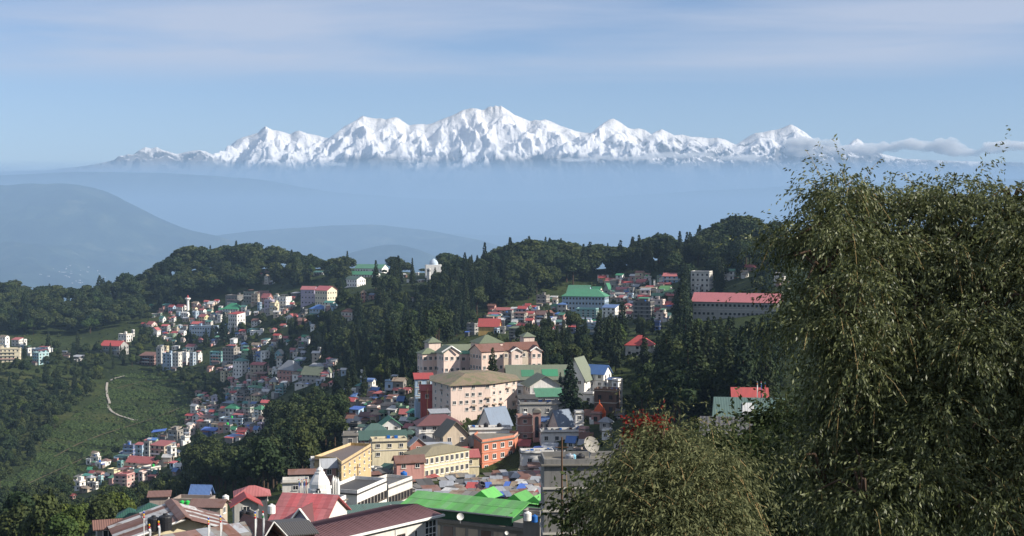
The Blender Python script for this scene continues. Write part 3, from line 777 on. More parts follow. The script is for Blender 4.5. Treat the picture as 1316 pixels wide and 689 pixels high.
# ------------------------------------------------------------------ the town on the far hillside
def tile(ox, oy, s, zone, rows):
    """rows measured on an enlargement of the photograph: origin ox, oy and enlargement s"""
    ZONE[0] = zone
    for ln in rows.strip().splitlines():
        p = ln.split()
        x0, x1, yw, yb = map(float, p[:4]); wall, roof, rt = p[4:7]
        kw = {}
        for q in p[7:]:
            k, v = q.split('='); kw[k] = v if k in ('wins',) else float(v)
        if 'rh' in kw: kw['rh'] /= s
        if 'floors' in kw: kw['floors'] = int(kw['floors'])
        house(ox + x0 / s, ox + x1 / s, oy + yw / s, oy + yb / s, wall, roof, rt, **kw)
tile(170, 370, 8.61, 'high on the western slope', """
215 312 466 545 white red G rh=28
160 275 402 455 lightpink red g rh=30
300 372 338 390 white teal g rh=28
400 485 210 262 sky red g rh=22
485 602 208 268 white red g rh=24
405 440 270 300 rose red g rh=14
430 482 330 380 white red s rh=12
390 430 330 365 rose rust g rh=10
540 640 278 335 white white g rh=14
655 735 268 345 sky white f
738 822 245 300 white red g rh=14
738 852 318 382 paleyellow red g rh=26
688 742 168 205 lightpink tan g rh=18
722 765 200 235 rose maroon G rh=22
770 822 195 225 white grey G rh=14
835 922 175 210 pink white g rh=26
900 925 150 185 lilac white f
958 1002 208 240 white white s rh=8
636 955 430 562 sky concrete f yaw=-12 ratio=0.35 floors=3 wdens=2.6
660 820 398 432 white red g rh=22 yaw=-12
1005 1235 236 290 offwhite green h rh=64 yaw=-20
1065 1250 292 475 white red s rh=20 yaw=-34 floors=4
850 945 332 405 grey concrete f
940 1005 305 385 white concrete f
1185 1285 478 535 lightpink red g rh=16
1040 1225 88 185 dark tan f yaw=-18 floors=2
440 520 455 510 beige tan f
560 620 420 470 grey rust s rh=8
880 930 285 310 white teal g rh=14
640 700 345 395 offwhite rust g rh=12
560 640 335 380 beige white g rh=10
100 150 395 430 dark red g rh=12
0 20 470 540 white white f
""")
tile(310, 340, 8.106, 'below the wooded western ridge', """
28 172 292 405 dark green f yaw=-15 floors=3
108 192 315 425 beige concrete f floors=3
180 300 290 330 rose rust g rh=16
208 332 345 405 rose red g rh=42 yaw=-30
245 345 375 495 lilac white f floors=3
296 398 405 518 cream concrete f yaw=-42 floors=3
376 525 345 455 white concrete f yaw=-25 floors=3
512 560 345 385 rose red s rh=12
520 625 300 345 darkgrey grey s rh=10
243 302 122 205 offwhite tan G rh=18
188 225 98 122 white red g rh=10
250 310 60 85 rose tan g rh=14
300 345 175 205 sky white s rh=8
752 872 80 112 offwhite teal g rh=14 ratio=0.5
400 460 55 80 rose teal g rh=14
712 918 462 545 sky blue h rh=40 yaw=-30
868 985 395 455 white teal g rh=16
462 622 548 580 white red G rh=34 yaw=-40
572 712 585 635 brick rust g rh=26 yaw=-30
722 778 635 690 white white g rh=12
108 206 588 640 white rust g rh=22
402 465 640 660 rose red s rh=18
320 380 678 700 rose red s rh=14
1045 1192 494 595 offwhite rust h rh=34 yaw=-20 floors=2
0 66 440 500 offwhite teal g rh=16
60 200 680 712 teal teal s rh=8
620 690 470 540 dark grey f
1250 1300 290 395 orange tan h rh=26 floors=3
930 1000 420 470 sky teal g rh=14
340 400 330 400 offwhite teal f
170 215 400 480 sky concrete f
""")
tile(430, 320, 8.615, 'on the ridge behind the dark conifers', """
715 792 284 315 offwhite white g rh=14
900 935 268 290 white white f
915 992 350 372 beige white s rh=8
800 885 545 580 white rust g rh=10
1000 1050 185 215 white white f
385 455 505 560 rose bluegrey g rh=16
800 830 345 372 offwhite white f
1020 1060 225 262 white white f
""")
tile(170, 430, 8.61, 'above the tea garden', """
82 295 238 345 maroon rust s rh=34 yaw=-22 floors=3
268 352 150 355 grey concrete f floors=5
342 452 215 392 sky concrete f yaw=-16 floors=5
448 548 205 395 offwhite concrete f yaw=-20 floors=5
532 645 205 340 white concrete f yaw=-32 floors=3
636 705 205 345 sky concrete f floors=4
688 775 218 315 white concrete f yaw=-38 floors=3
352 405 135 200 cream tan f
436 525 135 172 white white s rh=8
560 655 168 192 offwhite teal g rh=20
600 716 130 182 white red g rh=22
862 1008 198 328 teal teal f yaw=-12 floors=4 ratio=0.5 wdens=2.2
1003 1185 155 335 concrete tan f yaw=-24 floors=5
1115 1292 292 468 white teal h rh=30 yaw=-34 floors=4
836 915 362 402 lightpink rust g rh=14
976 1064 415 525 cream concrete f yaw=-36 floors=3
1058 1118 440 520 paleyellow concrete f yaw=-36 floors=3
1228 1300 135 200 dark teal g rh=12 floors=2
995 1075 605 655 beige tan g rh=12
280 340 130 160 white white f
930 1000 375 410 rose rust s rh=8
""")
tile(310, 410, 8.106, 'in the hollow beside the dark conifers', """
92 265 132 178 white grey f yaw=-20 ratio=0.4
100 222 268 315 white tan g rh=18
55 205 322 368 beige rust g rh=16
202 298 345 448 white concrete f yaw=-36 floors=3
0 60 180 260 dark concrete f
352 448 362 425 cyan white G rh=44 yaw=-20
555 692 432 455 grey bluegrey g rh=26 ratio=0.6
890 968 545 615 white olive G rh=40 yaw=-40
296 408 655 725 paleyellow grey h rh=50 yaw=-34
100 295 478 565 beige red g rh=20 yaw=-20
628 718 185 220 white green g rh=18
466 512 240 260 white teal g rh=16
1038 1105 525 590 sky white g rh=14
1238 1295 545 610 white concrete f
660 720 560 600 rose tan g rh=10
210 310 218 245 white teal s rh=14
410 460 500 560 red maroon f
900 960 480 520 grey grey g rh=12
60 130 640 690 grey white g rh=10
130 290 570 620 brown rust s rh=10
420 500 660 720 white white g rh=12
560 760 680 715 offwhite grey s rh=14
780 850 640 690 sky grey g rh=12
""")
tile(220, 490, 8.61, 'in the terraces below the tea garden', """
302 418 290 340 cream concrete f
408 525 278 345 grey rust s rh=10 floors=2
162 300 380 430 beige red g rh=18
235 370 390 465 white red G rh=36 yaw=-20
308 525 405 480 offwhite rust s rh=16 yaw=-20 floors=2
318 445 482 560 concrete concrete f floors=2
345 562 545 600 deepblue tarp g rh=24 yaw=-22
570 730 245 300 darkgrey bluegrey s rh=14
598 782 302 405 offwhite green h rh=44 yaw=-24 floors=2
716 805 345 400 red maroon s rh=16
538 835 425 525 sky concrete f yaw=-14 ratio=0.45 floors=3
728 862 552 615 white red g rh=34 yaw=-24
802 915 302 445 grey green f yaw=-20 floors=4
918 1070 312 405 white green h rh=42 yaw=-38 floors=3
882 1022 160 262 paleyellow brown h rh=30 yaw=-38 floors=3
850 972 68 125 offwhite green s rh=12 floors=2
730 852 105 250 dark concrete f floors=4
126 265 540 615 lightpink green f yaw=-40 floors=2
105 215 622 700 white concrete f yaw=-40 floors=2
0 102 565 690 sky concrete f floors=3
598 795 640 672 sky blue s rh=18
1098 1228 14 60 yellow grey f
1150 1265 65 165 teal concrete f floors=3
440 500 380 440 offwhite tarp f
150 210 440 480 rose concrete f
640 700 370 420 white concrete f
850 930 420 480 concrete concrete f
0 60 520 560 beige tan s rh=8
870 1000 500 540 concrete concrete f
""")
tile(90, 540, 6.889, 'at the foot of the tea garden', """
476 590 228 325 deepblue concrete f yaw=-16 floors=3
582 664 218 340 sky red s rh=14 yaw=-16 floors=3
656 724 200 345 grey concrete f yaw=-20 floors=4
718 920 228 348 beige red s rh=24 yaw=-24 floors=3
858 945 245 372 white concrete f yaw=-44 floors=3
505 828 378 418 cream red g rh=42 yaw=-18 ratio=0.4 ov=0.8
476 602 420 448 rose red s rh=14
600 702 432 452 yel tan g rh=8
606 690 470 545 lightpink concrete f yaw=-40 floors=2
400 562 492 624 rose pinkred f yaw=-16 floors=4
226 322 385 428 white white f
232 305 462 520 rose rust g rh=10
248 295 505 572 cyan white f
332 445 448 515 paleyellow concrete f yaw=-34
16 138 550 625 white tan f yaw=-30 floors=2
105 205 605 640 beige tan h rh=14
198 250 560 618 white concrete f
106 195 492 528 offwhite teal s rh=8
884 944 380 425 sky pinkred s rh=12
0 45 672 700 rose red g rh=12
380 520 335 365 grey teal s rh=12
420 470 370 420 teal teal f
640 800 430 470 offwhite concrete f
690 760 500 540 maroon maroon s rh=10
800 880 130 170 dark concrete f
870 1000 100 215 concrete concrete f floors=3
900 985 70 105 beige tan s rh=8
660 700 185 205 rose red s rh=8
""")
tile(0, 420, 7.653, 'on the western spur', """
-120 205 222 355 cream concrete f yaw=8 ratio=0.3 floors=4 wdens=3.2
0 92 100 205 white tan g rh=16
0 60 150 200 grey white f
118 224 128 195 offwhite red s rh=18 floors=2
212 262 130 185 white white f
248 308 218 285 white white f
308 515 225 262 white blue f yaw=-24
322 480 262 378 cyan white f yaw=-40 floors=4
592 712 268 300 concrete concrete f ratio=0.25 yaw=-10
708 822 295 342 darkgrey grey s rh=10
996 1255 188 285 grey red g rh=44 yaw=-18 floors=2
1168 1301 78 155 offwhite tan f floors=2
-160 -20 130 220 offwhite tan g rh=16
200 250 185 215 sky concrete f
1090 1150 215 280 dark grey f
""")
tile(600, 370, 9.186, 'on the slope below the central ridge', """
345 538 262 305 beige red g rh=28 yaw=-12
252 402 308 345 offwhite red g rh=18
230 400 340 372 rose teal s rh=10
520 650 245 300 offwhite white g rh=16
600 725 242 295 lilac red g rh=26
555 705 300 415 concrete rust s rh=14 floors=3
418 562 305 425 dark concrete f floors=3
815 945 308 425 darkgrey rust g rh=38 floors=3
895 1035 330 345 cream rust G rh=42 yaw=-35
800 900 345 425 dark tan f floors=2
700 805 298 350 grey red g rh=22
765 830 222 255 white red g rh=12
818 978 98 215 concrete concrete f yaw=-24 floors=3
976 1075 110 155 offwhite white s rh=14
580 800 455 482 white red s rh=20 ratio=0.5
495 885 485 625 dark olive s rh=14 ratio=0.4 floors=4
885 1125 462 485 offwhite rust s rh=8 ratio=0.3
1205 1300 455 545 deepblue red g rh=24
0 135 435 560 dark concrete f floors=3
620 735 505 535 grey red s rh=12
945 1005 370 440 white tarp s rh=30
540 600 290 345 offwhite teal g rh=14
460 530 360 400 white green g rh=14
650 720 310 370 beige concrete f
1120 1180 400 470 grey white f
""")
tile(710, 345, 8.106, 'beside the green-roofed hotel', """
478 565 95 150 yel red g rh=24
550 705 130 160 cream red g rh=28
675 745 148 175 yel red g rh=24
740 860 150 190 offwhite red g rh=14
868 1005 138 175 offwhite red g rh=26
655 795 225 250 grey pinkred g rh=26
965 1102 198 230 sky red g rh=18
1095 1255 165 195 rose red g rh=18
1105 1260 212 250 white lgreen g rh=30
1155 1290 245 285 offwhite lgreen g rh=24
1030 1172 282 320 offwhite green g rh=22
868 1135 238 275 cream concrete f ratio=0.35
836 925 285 325 white dark G rh=34 yaw=-20
885 1015 308 340 rose red g rh=28
925 1065 325 355 white white g rh=20
1018 1185 335 425 lightpink grey f yaw=-30 floors=2
1175 1275 372 420 rose red g rh=28
836 1065 355 560 dark concrete f yaw=-20 floors=5
1055 1155 450 480 offwhite red g rh=36
1075 1195 475 565 lightpink concrete f yaw=-35 floors=3
1055 1135 560 645 deepblue concrete f floors=2
408 520 222 265 offwhite green g rh=32
528 622 225 262 grey green G rh=72 yaw=-35
215 350 388 435 offwhite red g rh=20
240 485 430 535 teal teal f yaw=-16 floors=4
515 692 410 525 white blue s rh=28 yaw=-22 floors=3
285 475 575 600 teal green g rh=30
196 545 580 690 sky concrete f yaw=-18 ratio=0.4 floors=4
178 255 600 640 rose red s rh=20
0 60 320 370 white tan g rh=18
780 850 270 350 sky white f
1195 1280 280 345 brown red g rh=14
""")
tile(850, 335, 7.653, 'on the eastern slope', """
8 224 152 225 sky red g rh=28 yaw=-16 floors=2
600 742 100 195 white green g rh=18
800 945 62 108 rose red g rh=22
328 392 255 335 white white f
1100 1225 165 245 white concrete f
780 860 110 170 offwhite tan g rh=14
""")
ZONE[0] = 'among the conifers of the eastern slope'
house(803, 842, 444, 458, 'offwhite', 'red', 'h', 12, -20, label='house with red hipped roof and white chimneys sunk among tall conifers')
# crowded lanes between the named houses: small dwellings, each with its own look
def infill(zone, quad, n, seed, wmin=7, wmax=15, walls=None, roofs=None, name='hut'):
    ZONE[0] = zone; r = random.Random(seed); k = 0; tries = 0
    walls = walls or ['white', 'offwhite', 'white', 'lightpink', 'cream', 'sky', 'concrete', 'grey', 'beige', 'rose', 'lilac', 'green', 'dark']
    roofs = roofs or ['red', 'rust', 'green', 'teal', 'grey', 'concrete', 'concrete', 'concrete', 'white', 'tan', 'blue', 'pinkred']
    while k < n and tries < n * 30:
        tries += 1
        a, b = r.random(), r.random()
        p = [quad[0][i] * (1 - a) * (1 - b) + quad[1][i] * a * (1 - b) + quad[2][i] * a * b + quad[3][i] * (1 - a) * b for i in (0, 1)]
        w = r.uniform(wmin, wmax); h = w * r.uniform(0.4, 0.9); x0, x1, y1 = p[0] - w / 2, p[0] + w / 2, p[1]
        bad = False
        for (ra, rb, rc, rd, *_) in RECTS:
            ox = min(x1, rb) - max(x0, ra); oy = min(y1, rd) - max(y1 - h, rc)
            if ox > 0 and oy > 0 and ox * oy > 0.45 * min(w * h, (rb - ra) * (rd - rc)): bad = True; break
        if bad: continue
        ro = r.choice(roofs); rt = 'f' if ro == 'concrete' else r.choice('ggghs')
        house(x0, x1, y1 - h, y1, r.choice(walls), ro, rt, yaw=r.uniform(-40, -8), name=name); k += 1
infill('high on the western slope', [(192, 396), (308, 388), (318, 430), (198, 436)], 26, 1, 5, 11)
infill('below the wooded western ridge', [(315, 384), (385, 388), (375, 408), (316, 408)], 10, 2, 5, 11)
infill('in the hollow beside the dark conifers', [(288, 452), (356, 440), (372, 495), (300, 508)], 24, 3, 6, 13)
infill('in the terraces below the tea garden', [(248, 530), (345, 520), (338, 558), (230, 562)], 22, 4, 6, 13)
infill('at the foot of the tea garden', [(115, 590), (232, 560), (232, 612), (108, 628)], 24, 5, 6, 13)
infill('on the slope below the central ridge', [(625, 400), (725, 392), (725, 436), (640, 434)], 26, 6, 7, 14)
infill('beside the green-roofed hotel', [(772, 360), (870, 356), (866, 412), (800, 410)], 26, 7, 7, 14)
infill('in the hollow beside the dark conifers', [(385, 480), (440, 482), (445, 500), (380, 505)], 8, 9, 7, 12)
infill('in the hollow beside the dark conifers', [(300, 442), (400, 436), (440, 480), (290, 520)], 34, 12, 6, 12)
infill('high on the western slope', [(196, 404), (300, 404), (330, 440), (210, 450)], 14, 13, 5, 9)
infill('in the terraces below the tea garden', [(255, 505), (345, 500), (350, 540), (240, 560)], 18, 14, 6, 12)
# ------------------------------------------------------------------ landmark buildings in the middle of the town
far_village()
def block(root, x0, x1, yw, yb, Y, yaw=0.0, ratio=0.8, wall='pink', roof='olive', rt='h', rh=10, floors=2, wins='w', ov=0.5, fd=3.0, detail=2, bands=False, wdens=2.0, sides=('F', 'R', 'L'), wscale=1.0, D_=None):
    m = mpp(Y); th = R(yaw); w = (x1 - x0) * m
    if D_ is None:
        W_ = w / (abs(math.cos(th)) + ratio * abs(math.sin(th))); D_ = W_ * ratio
    else: W_ = max(1.0, (w - D_ * abs(math.sin(th))) / abs(math.cos(th)))
    c = place(x0, x1, yb, W_, D_, th, Y)
    h = (yb - yw) * m
    RECTS.append((x0, x1, yw - rh, yb, Y, 1))
    shell(root, W_, D_, h, fd, wall, roof, rt, rh * m, floors, detail, ov, wins, sides, bands, wdens, wscale, tuple(c - root.location), th)
    return dict(c=c, W=W_, D=D_, h=h, th=th)
def group_root(name, label, cat, px, py, Y):
    r = empty(name, U(px, py, Y)); return tag(r, label, cat)
T = lambda ox, oy, s: (lambda x, y: (ox + x / s, oy + y / s))

# upper pink hotel: a run of gabled wings with square roof turrets
hr = group_root('hotel', 'long pink hotel with white gables, square roof turrets and mossy brown roofs', 'hotel', 615, 485, 505)
q = lambda v: 520 + v / 6.263
p = lambda v: 425 + v / 6.263
block(hr, q(100), q(275), p(182), p(345), 508, 24, 0.9, 'pink', 'olive', 'h', 6, 2, fd=6)
block(hr, q(158), q(292), p(92), p(150), 515, 24, 1.0, 'pink', 'olive', 'h', 6, 1, wins=None, fd=4)
block(hr, q(255), q(452), p(175), p(362), 500, 24, 1.1, 'pink', 'olive', 'G', 8, 2, fd=6, ov=0.7)
block(hr, q(300), q(560), p(170), p(330), 516, 12, 0.4, 'pink', 'olive', 'g', 9, 2, fd=6)
block(hr, q(430), q(560), p(185), p(350), 508, 16, 0.5, 'lightpink', 'green', 's', 3, 2, fd=6)
block(hr, q(522), q(800), p(165), p(345), 498, 32, 0.9, 'pink', 'rust', 'g', 8, 2, fd=6)
block(hr, q(530), q(792), p(98), p(135), 506, 26, 0.9, 'pink', 'olive', 'h', 9, 1, wins=None, fd=5)
block(hr, q(740), q(1080), p(150), p(335), 508, 20, 0.5, 'beige', 'rust', 'g', 8, 2, fd=6, wins='w')
block(hr, q(835), q(948), p(168), p(328), 499, 20, 0.8, 'pink', 'rust', 'G', 6, 2, fd=6, wdens=2.2)
block(hr, q(995), q(1104), p(162), p(318), 500, 20, 0.8, 'pink', 'rust', 'G', 7, 2, fd=6, wdens=1.9)
block(hr, q(928), q(1045), p(45), p(95), 517, 20, 1.0, 'pink', 'olive', 'h', 5, 1, wins=None, fd=5)
# white barge boards on the gables
for (a, b, e, t_, Y) in ((300, 452, 175, 126, 499.3), (855, 950, 170, 140, 498.2), (1012, 1106, 164, 132, 499.2)):
    mbx = MB()
    A, B, C_ = (U(q(a), p(e), Y) - hr.location), (U(q(b), p(e), Y + 2.0) - hr.location), (U(q((a + b) / 2), p(t_), Y + 1.0) - hr.location)
    for s, e_ in ((A, C_), (C_, B)): mbx.tube(s, e_, 0.28, n=4)
    mbx.build('barge_board', M_WHITE, hr)

def poly_building(name, label, cat, pts, yw, yb, depth, wall, roof, rise, floors, nwin, back=None, wins='w', ov=0.6, ref=0, inset=None, wsc=1.0, fd=5.0, detail=2, cornice=None, sink=False, irregular=0.0):
    """a building whose street front follows pts = [(pixel column, distance), ...]"""
    P = [U(a, yb, Y) for a, Y in pts]; z0 = P[ref].z
    h = (yb - yw) * mpp(pts[ref][1])
    if sink:
        g0 = min(ground(v.x, v.y) for v in P); dz = max(0.0, z0 - g0 - 1.0); z0 -= dz; h += dz; floors = max(floors, round(h / 3.0))
    root = empty(name, (P[ref].x, P[ref].y, z0)); o = root.location.copy()
    fr = [Vector((v.x - o.x, v.y - o.y)) for v in P]
    d = (fr[-1] - fr[0]).normalized(); nrm = Vector((-d.y, d.x))
    if nrm.y < 0: nrm = -nrm
    bk = [fr[-1] + nrm * depth, fr[0] + nrm * depth]
    poly = fr + bk; n = len(poly)
    w = MB(); w.add([(v.x, v.y, -fd) for v in poly] + [(v.x, v.y, h) for v in poly], [tuple(range(n)), tuple(range(n, 2 * n))] + [(i, (i + 1) % n, (i + 1) % n + n, i + n) for i in range(n)])
    w.build('wall', wall_mat(wall), root)
    cen = sum(poly, Vector((0, 0))) / n
    outp = [v + (v - cen).normalized() * ov for v in poly]
    r = MB()
    if rise > 0:
        inn = [cen + (v - cen) * 0.35 for v in poly]
        r.add([(v.x, v.y, h - 0.1) for v in outp] + [(v.x, v.y, h + rise) for v in inn] + [(v.x, v.y, h - 0.28) for v in outp],
              [(i, (i + 1) % n, (i + 1) % n + n, i + n) for i in range(n)] + [tuple(range(n, 2 * n))] + [(i, i + 2 * n, (i + 1) % n + 2 * n, (i + 1) % n) for i in range(n)] + [tuple(range(2 * n, 3 * n))])
        r.build('roof', roof_mat(roof), root)
    else:
        r.add([(v.x, v.y, h) for v in outp] + [(v.x, v.y, h + 0.25) for v in outp], [tuple(range(n)), tuple(range(n, 2 * n))] + [(i, (i + 1) % n, (i + 1) % n + n, i + n) for i in range(n)])
        r.build('roof', M_CONC if roof == 'concrete' else roof_mat(roof), root)
        for i in range(n):
            a, b = poly[i], poly[(i + 1) % n]
            e = (b - a).normalized(); k = Vector((-e.y, e.x)) * 0.12
            if (cen - a).dot(k) < 0: k = -k
            MB().add([(a.x, a.y, h + .254), (b.x, b.y, h + .254), (b.x + k.x, b.y + k.y, h + .254), (a.x + k.x, a.y + k.y, h + .254), (a.x, a.y, h + 0.9), (b.x, b.y, h + 0.9), (b.x + k.x, b.y + k.y, h + 0.9), (a.x + k.x, a.y + k.y, h + 0.9)],
                     [(0, 1, 2, 3), (4, 5, 6, 7), (0, 1, 5, 4), (1, 2, 6, 5), (2, 3, 7, 6), (3, 0, 4, 7)]).build('parapet', wall_mat(cornice or wall), root)
    fh = h / floors
    faces = [(fr[i], fr[i + 1], nwin[i]) for i in range(len(fr) - 1)]
    for a, b, k in faces:
        L_ = (b - a).length; ang = math.atan2(b.y - a.y, b.x - a.x); e = (b - a).normalized(); nn = Vector((e.y, -e.x))
        for f in range(floors):
            for i in range(k):
                if k > 3 and rnd.random() < irregular: continue
                c = a + e * (L_ * (i + 0.5) / k + (rnd.uniform(-.3, .3) if irregular else 0)) + nn * 0.004
                if irregular and rnd.random() < .3:
                    aw = MB().slab([(-.9, -.75, 1.5), (.9, -.75, 1.5), (.9, 0, 1.75), (-.9, 0, 1.75)], .05).build('awning', roof_mat('tan'), root); aw.location = (c.x, c.y, f * fh + fh * 0.28); aw.rotation_euler = (0, 0, ang)
                o2 = bpy.data.objects.new('window', WIN_ME[wins]); COL.objects.link(o2); o2.parent = root
                o2.location = (c.x, c.y, f * fh + fh * 0.28); o2.rotation_euler = (0, 0, ang); s = min(wsc, L_ / k / 1.5); o2.scale = (s, 1, min(1.15, fh / 2.7) * min(1, wsc))
    if floors > 1 and cornice:
        b = MB()
        for f in range(1, floors):
            z = f * fh
            for i in range(len(fr) - 1):
                e = (fr[i + 1] - fr[i]).normalized(); k = Vector((e.y, -e.x)) * 0.16
                A, B = fr[i], fr[i + 1]
                b.add([(A.x, A.y, z), (B.x, B.y, z), (B.x + k.x, B.y + k.y, z), (A.x + k.x, A.y + k.y, z), (A.x, A.y, z + .2), (B.x, B.y, z + .2), (B.x + k.x, B.y + k.y, z + .2), (A.x + k.x, A.y + k.y, z + .2)],
                      [(0, 1, 2, 3), (4, 5, 6, 7), (0, 1, 5, 4), (1, 2, 6, 5), (2, 3, 7, 6), (3, 0, 4, 7)])
        b.build('floor_band', wall_mat(cornice), root)
    tag(root, label, cat)
    xs = [a for a, _ in pts]; RECTS.append((min(xs), max(xs), yw - rise / mpp(pts[0][1]), yb, pts[0][1], 1))
    return root, h, fr, nrm
ph, _, _, _ = poly_building('hotel', 'pink hotel with bent front and low moss-stained brown roof', 'hotel', [(q(226), 456), (q(372), 442), (q(690), 448), (q(904), 458)], p(436), p(672), 13, 'pink', 'khaki', 2.6, 4, (3, 6, 4), ref=1, fd=8, ov=1.1, irregular=0.25)
part(ph, 'roof').data.materials[0] = roof_mat('moss', 'X', 0.9)
orb, oh, ofr, onr = poly_building('house', 'orange three-storey building with white framed windows and parapet', 'building', [(609, 405), (619.5, 394), (661, 403)], 569, 609, 8, 'orange', 'concrete', 0, 3, (0, 4), ref=1, wsc=1.25, cornice='orange')
# terraced rows of the bazaar
poly_building('row_house', 'long white shop row with columned upper floor beside the bazaar lane', 'shops', [(459, 266), (497, 279)], 636, 651, 7, 'white', 'dark', 0, 1, (9,), wins='d', ov=0.4, sink=True)
poly_building('row_house', 'white shop row at the upper end of the bazaar lane', 'shops', [(499, 281), (530, 291)], 629, 641, 6, 'offwhite', 'dark', 0, 1, (8,), wins='d', ov=0.4, sink=True)
poly_building('row_house', 'short white colonnaded row beside the dark green roof', 'shops', [(418, 231), (445, 239)], 655, 667, 6, 'white', 'concrete', 0, 1, (7,), wins='d', ov=0.4, sink=True)
yb_, yh, yfr, ynr = poly_building('house', 'yellow building with open balcony tiers stepping up the lane', 'building', [(432, 326), (439, 320), (477, 346)], 598, 627, 5.5, 'yellow', 'brown', 0, 3, (1, 6), ref=1, cornice='yellow')
cb_, ch_, cfr, cnr = poly_building('house', 'long cream building with planted balconies and khaki roof', 'building', [(545, 366), (603, 378)], 586, 617, 8, 'cream', 'khaki', 1.6, 2, (9,), ref=0, cornice='white')

ZONE[0] = 'in the middle of the town'
L = {}
def H(key, label, *a, **k):
    L[key] = house(*a, label=label, **k); return L[key]
H('hall', 'long hall with grey-green roof and bright green patches below the pink hotel', 650, 757, 486, 499, 'offwhite', 'olive', 'g', 15, 4, floors=1, ratio=0.42, Y=478, wdens=2.4, ov=0.9)
H('swept', 'hall wing with steep swept green gable', 726, 762, 484, 499, 'white', 'olive', 'G', 24, -24, floors=1, ratio=1.1, Y=466, ov=0.9)
H('gfront', 'white gabled chapel front with green roof behind a bright green awning', 672, 720, 495, 508, 'white', 'olive', 'G', 12, 14, floors=1, ratio=0.9, Y=452, ov=0.9)
H('ggreen', 'low shed with vivid emerald sheet roof beside the tall conifer', 688, 723, 510, 519, 'offwhite', 'green', 's', 9, 6, floors=1, ratio=0.6, Y=438)
H('blueg', 'white house with big blue sheet roof and blue gable', 744, 786, 480, 499, 'white', 'blue', 'g', 10, -28, floors=2, ratio=0.7, Y=470)
H('bsm', 'small annex with flat pale blue roof', 781, 796, 488, 502, 'concrete', 'blue', 's', 2, -20, Y=465)
H('brn', 'brown unfinished concrete block with open floors', 763, 797, 503, 533, 'brown', 'concrete', 'f', None, -16, floors=2, Y=440, wins='d')
H('wht', 'tall narrow white house draped with creepers', 786, 800, 490, 530, 'white', 'concrete', 'f', None, -40, floors=4, Y=448)
H('gsh', 'grey shed with tin roof below the bent pink hotel', 551, 578, 531, 542, 'grey', 'grey', 's', 3, 14, floors=1, Y=432)
H('maroon', 'white two-storey house with broad maroon hipped roof', 533, 592, 546, 568, 'white', 'maroon', 'h', 11, 12, floors=2, ratio=0.6, Y=415, ov=0.9)
H('tgable', 'weathered plaster house with big tan thatched-looking gable', 559, 602, 559, 573, 'beige', 'khaki', 'G', 17, 24, floors=1, ratio=0.8, Y=405, ov=0.8)
H('chA', 'white flat-fronted building before a grey gabled roof, heaped with goods', 601, 658, 553, 568, 'white', 'concrete', 'f', None, 6, floors=1, ratio=0.4, Y=410)
H('chAr', 'grey metal gabled roof hall beside the bent pink hotel', 614, 658, 550, 556, 'offwhite', 'bluegrey', 'g', 22, 38, floors=1, ratio=0.9, Y=420, ov=0.4)
H('chB', 'white flat-fronted building before a grey gabled roof, hung with banners', 693, 750, 556, 571, 'white', 'concrete', 'f', None, 4, floors=1, ratio=0.4, Y=404)
H('chBr', 'second grey metal gabled roof hall beside the red arched tower', 704, 738, 551, 557, 'offwhite', 'bluegrey', 'g', 20, 38, floors=1, ratio=0.9, Y=414, ov=0.4)
H('chBt', 'white square bell tower with paired arched windows', 738, 750, 531, 556, 'white', 'concrete', 'f', None, 8, floors=2, ratio=1.0, Y=410)
H('rbrick', 'red brick building with cream quoins next to the arched tower', 663, 684, 537, 566, 'brick', 'brown', 'f', None, 8, floors=3, ratio=0.9, Y=412)
H('gb1', 'grey plaster house with long red awning below the emerald shed', 666, 740, 520, 535, 'grey', 'concrete', 'f', None, 4, floors=1, ratio=0.3, Y=428)
H('gb2', 'dark timber house in the lane beside the bent pink hotel', 664, 690, 512, 530, 'brown', 'dark', 'g', 4, 12, floors=2, Y=436)
H('wlow', 'low white house with flat cluttered roof beside the orange building', 668, 712, 583, 601, 'white', 'concrete', 'f', None, 6, floors=1, ratio=0.5, Y=372)
H('crt', 'cream block with red roof and turquoise eaves next to the orange building', 590, 616, 588, 612, 'cream', 'red', 's', 8, 10, floors=2, ratio=0.7, Y=384)
H('redr', 'low house with long red roof behind the khaki roof', 560, 604, 583, 592, 'cream', 'red', 'g', 6, 14, floors=1, ratio=0.5, Y=392)
H('crb', 'cream flat-roofed block above the yellow building', 475, 524, 568, 590, 'cream', 'concrete', 'f', None, 12, floors=2, ratio=0.5, Y=385)
H('dgr', 'house with long dark green roof behind the cream block', 462, 521, 563, 572, 'rose', 'dgreen', 'g', 8, 10, floors=1, ratio=0.4, Y=410, ov=0.8)
H('dgr2', 'small dark green pavilion roof below the white gabled house', 466, 497, 556, 562, 'offwhite', 'dgreen', 'h', 8, 10, floors=1, Y=425)
H('wgg', 'white gabled house with green trimmed double eaves', 486, 516, 546, 556, 'white', 'green', 'G', 9, 14, floors=1, ratio=0.9, Y=440, ov=0.7)
H('crt2', 'small bare concrete roof room beside the dark wood', 440, 460, 560, 574, 'concrete', 'concrete', 'f', None, 6, floors=1, Y=372)
H('ybr', 'brown tin roof over the yellow building', 436, 476, 583, 590, 'brown', 'brown', 'h', 8, 24, floors=1, ratio=0.4, Y=352, ov=0.8)
H('rustl', 'low house with rust striped roof below the cream block', 505, 546, 594, 606, 'rose', 'rust', 'g', 7, 16, floors=1, ratio=0.6, Y=355)
H('rbr2', 'red brick house with white door and grey gabled roof', 523, 548, 572, 582, 'brick', 'grey', 'G', 9, 20, floors=1, Y=392)
H('shed2', 'pale tin-roofed shed between brick house and maroon roof', 540, 580, 578, 584, 'grey', 'grey', 's', 4, 6, floors=1, ratio=0.4, Y=398)
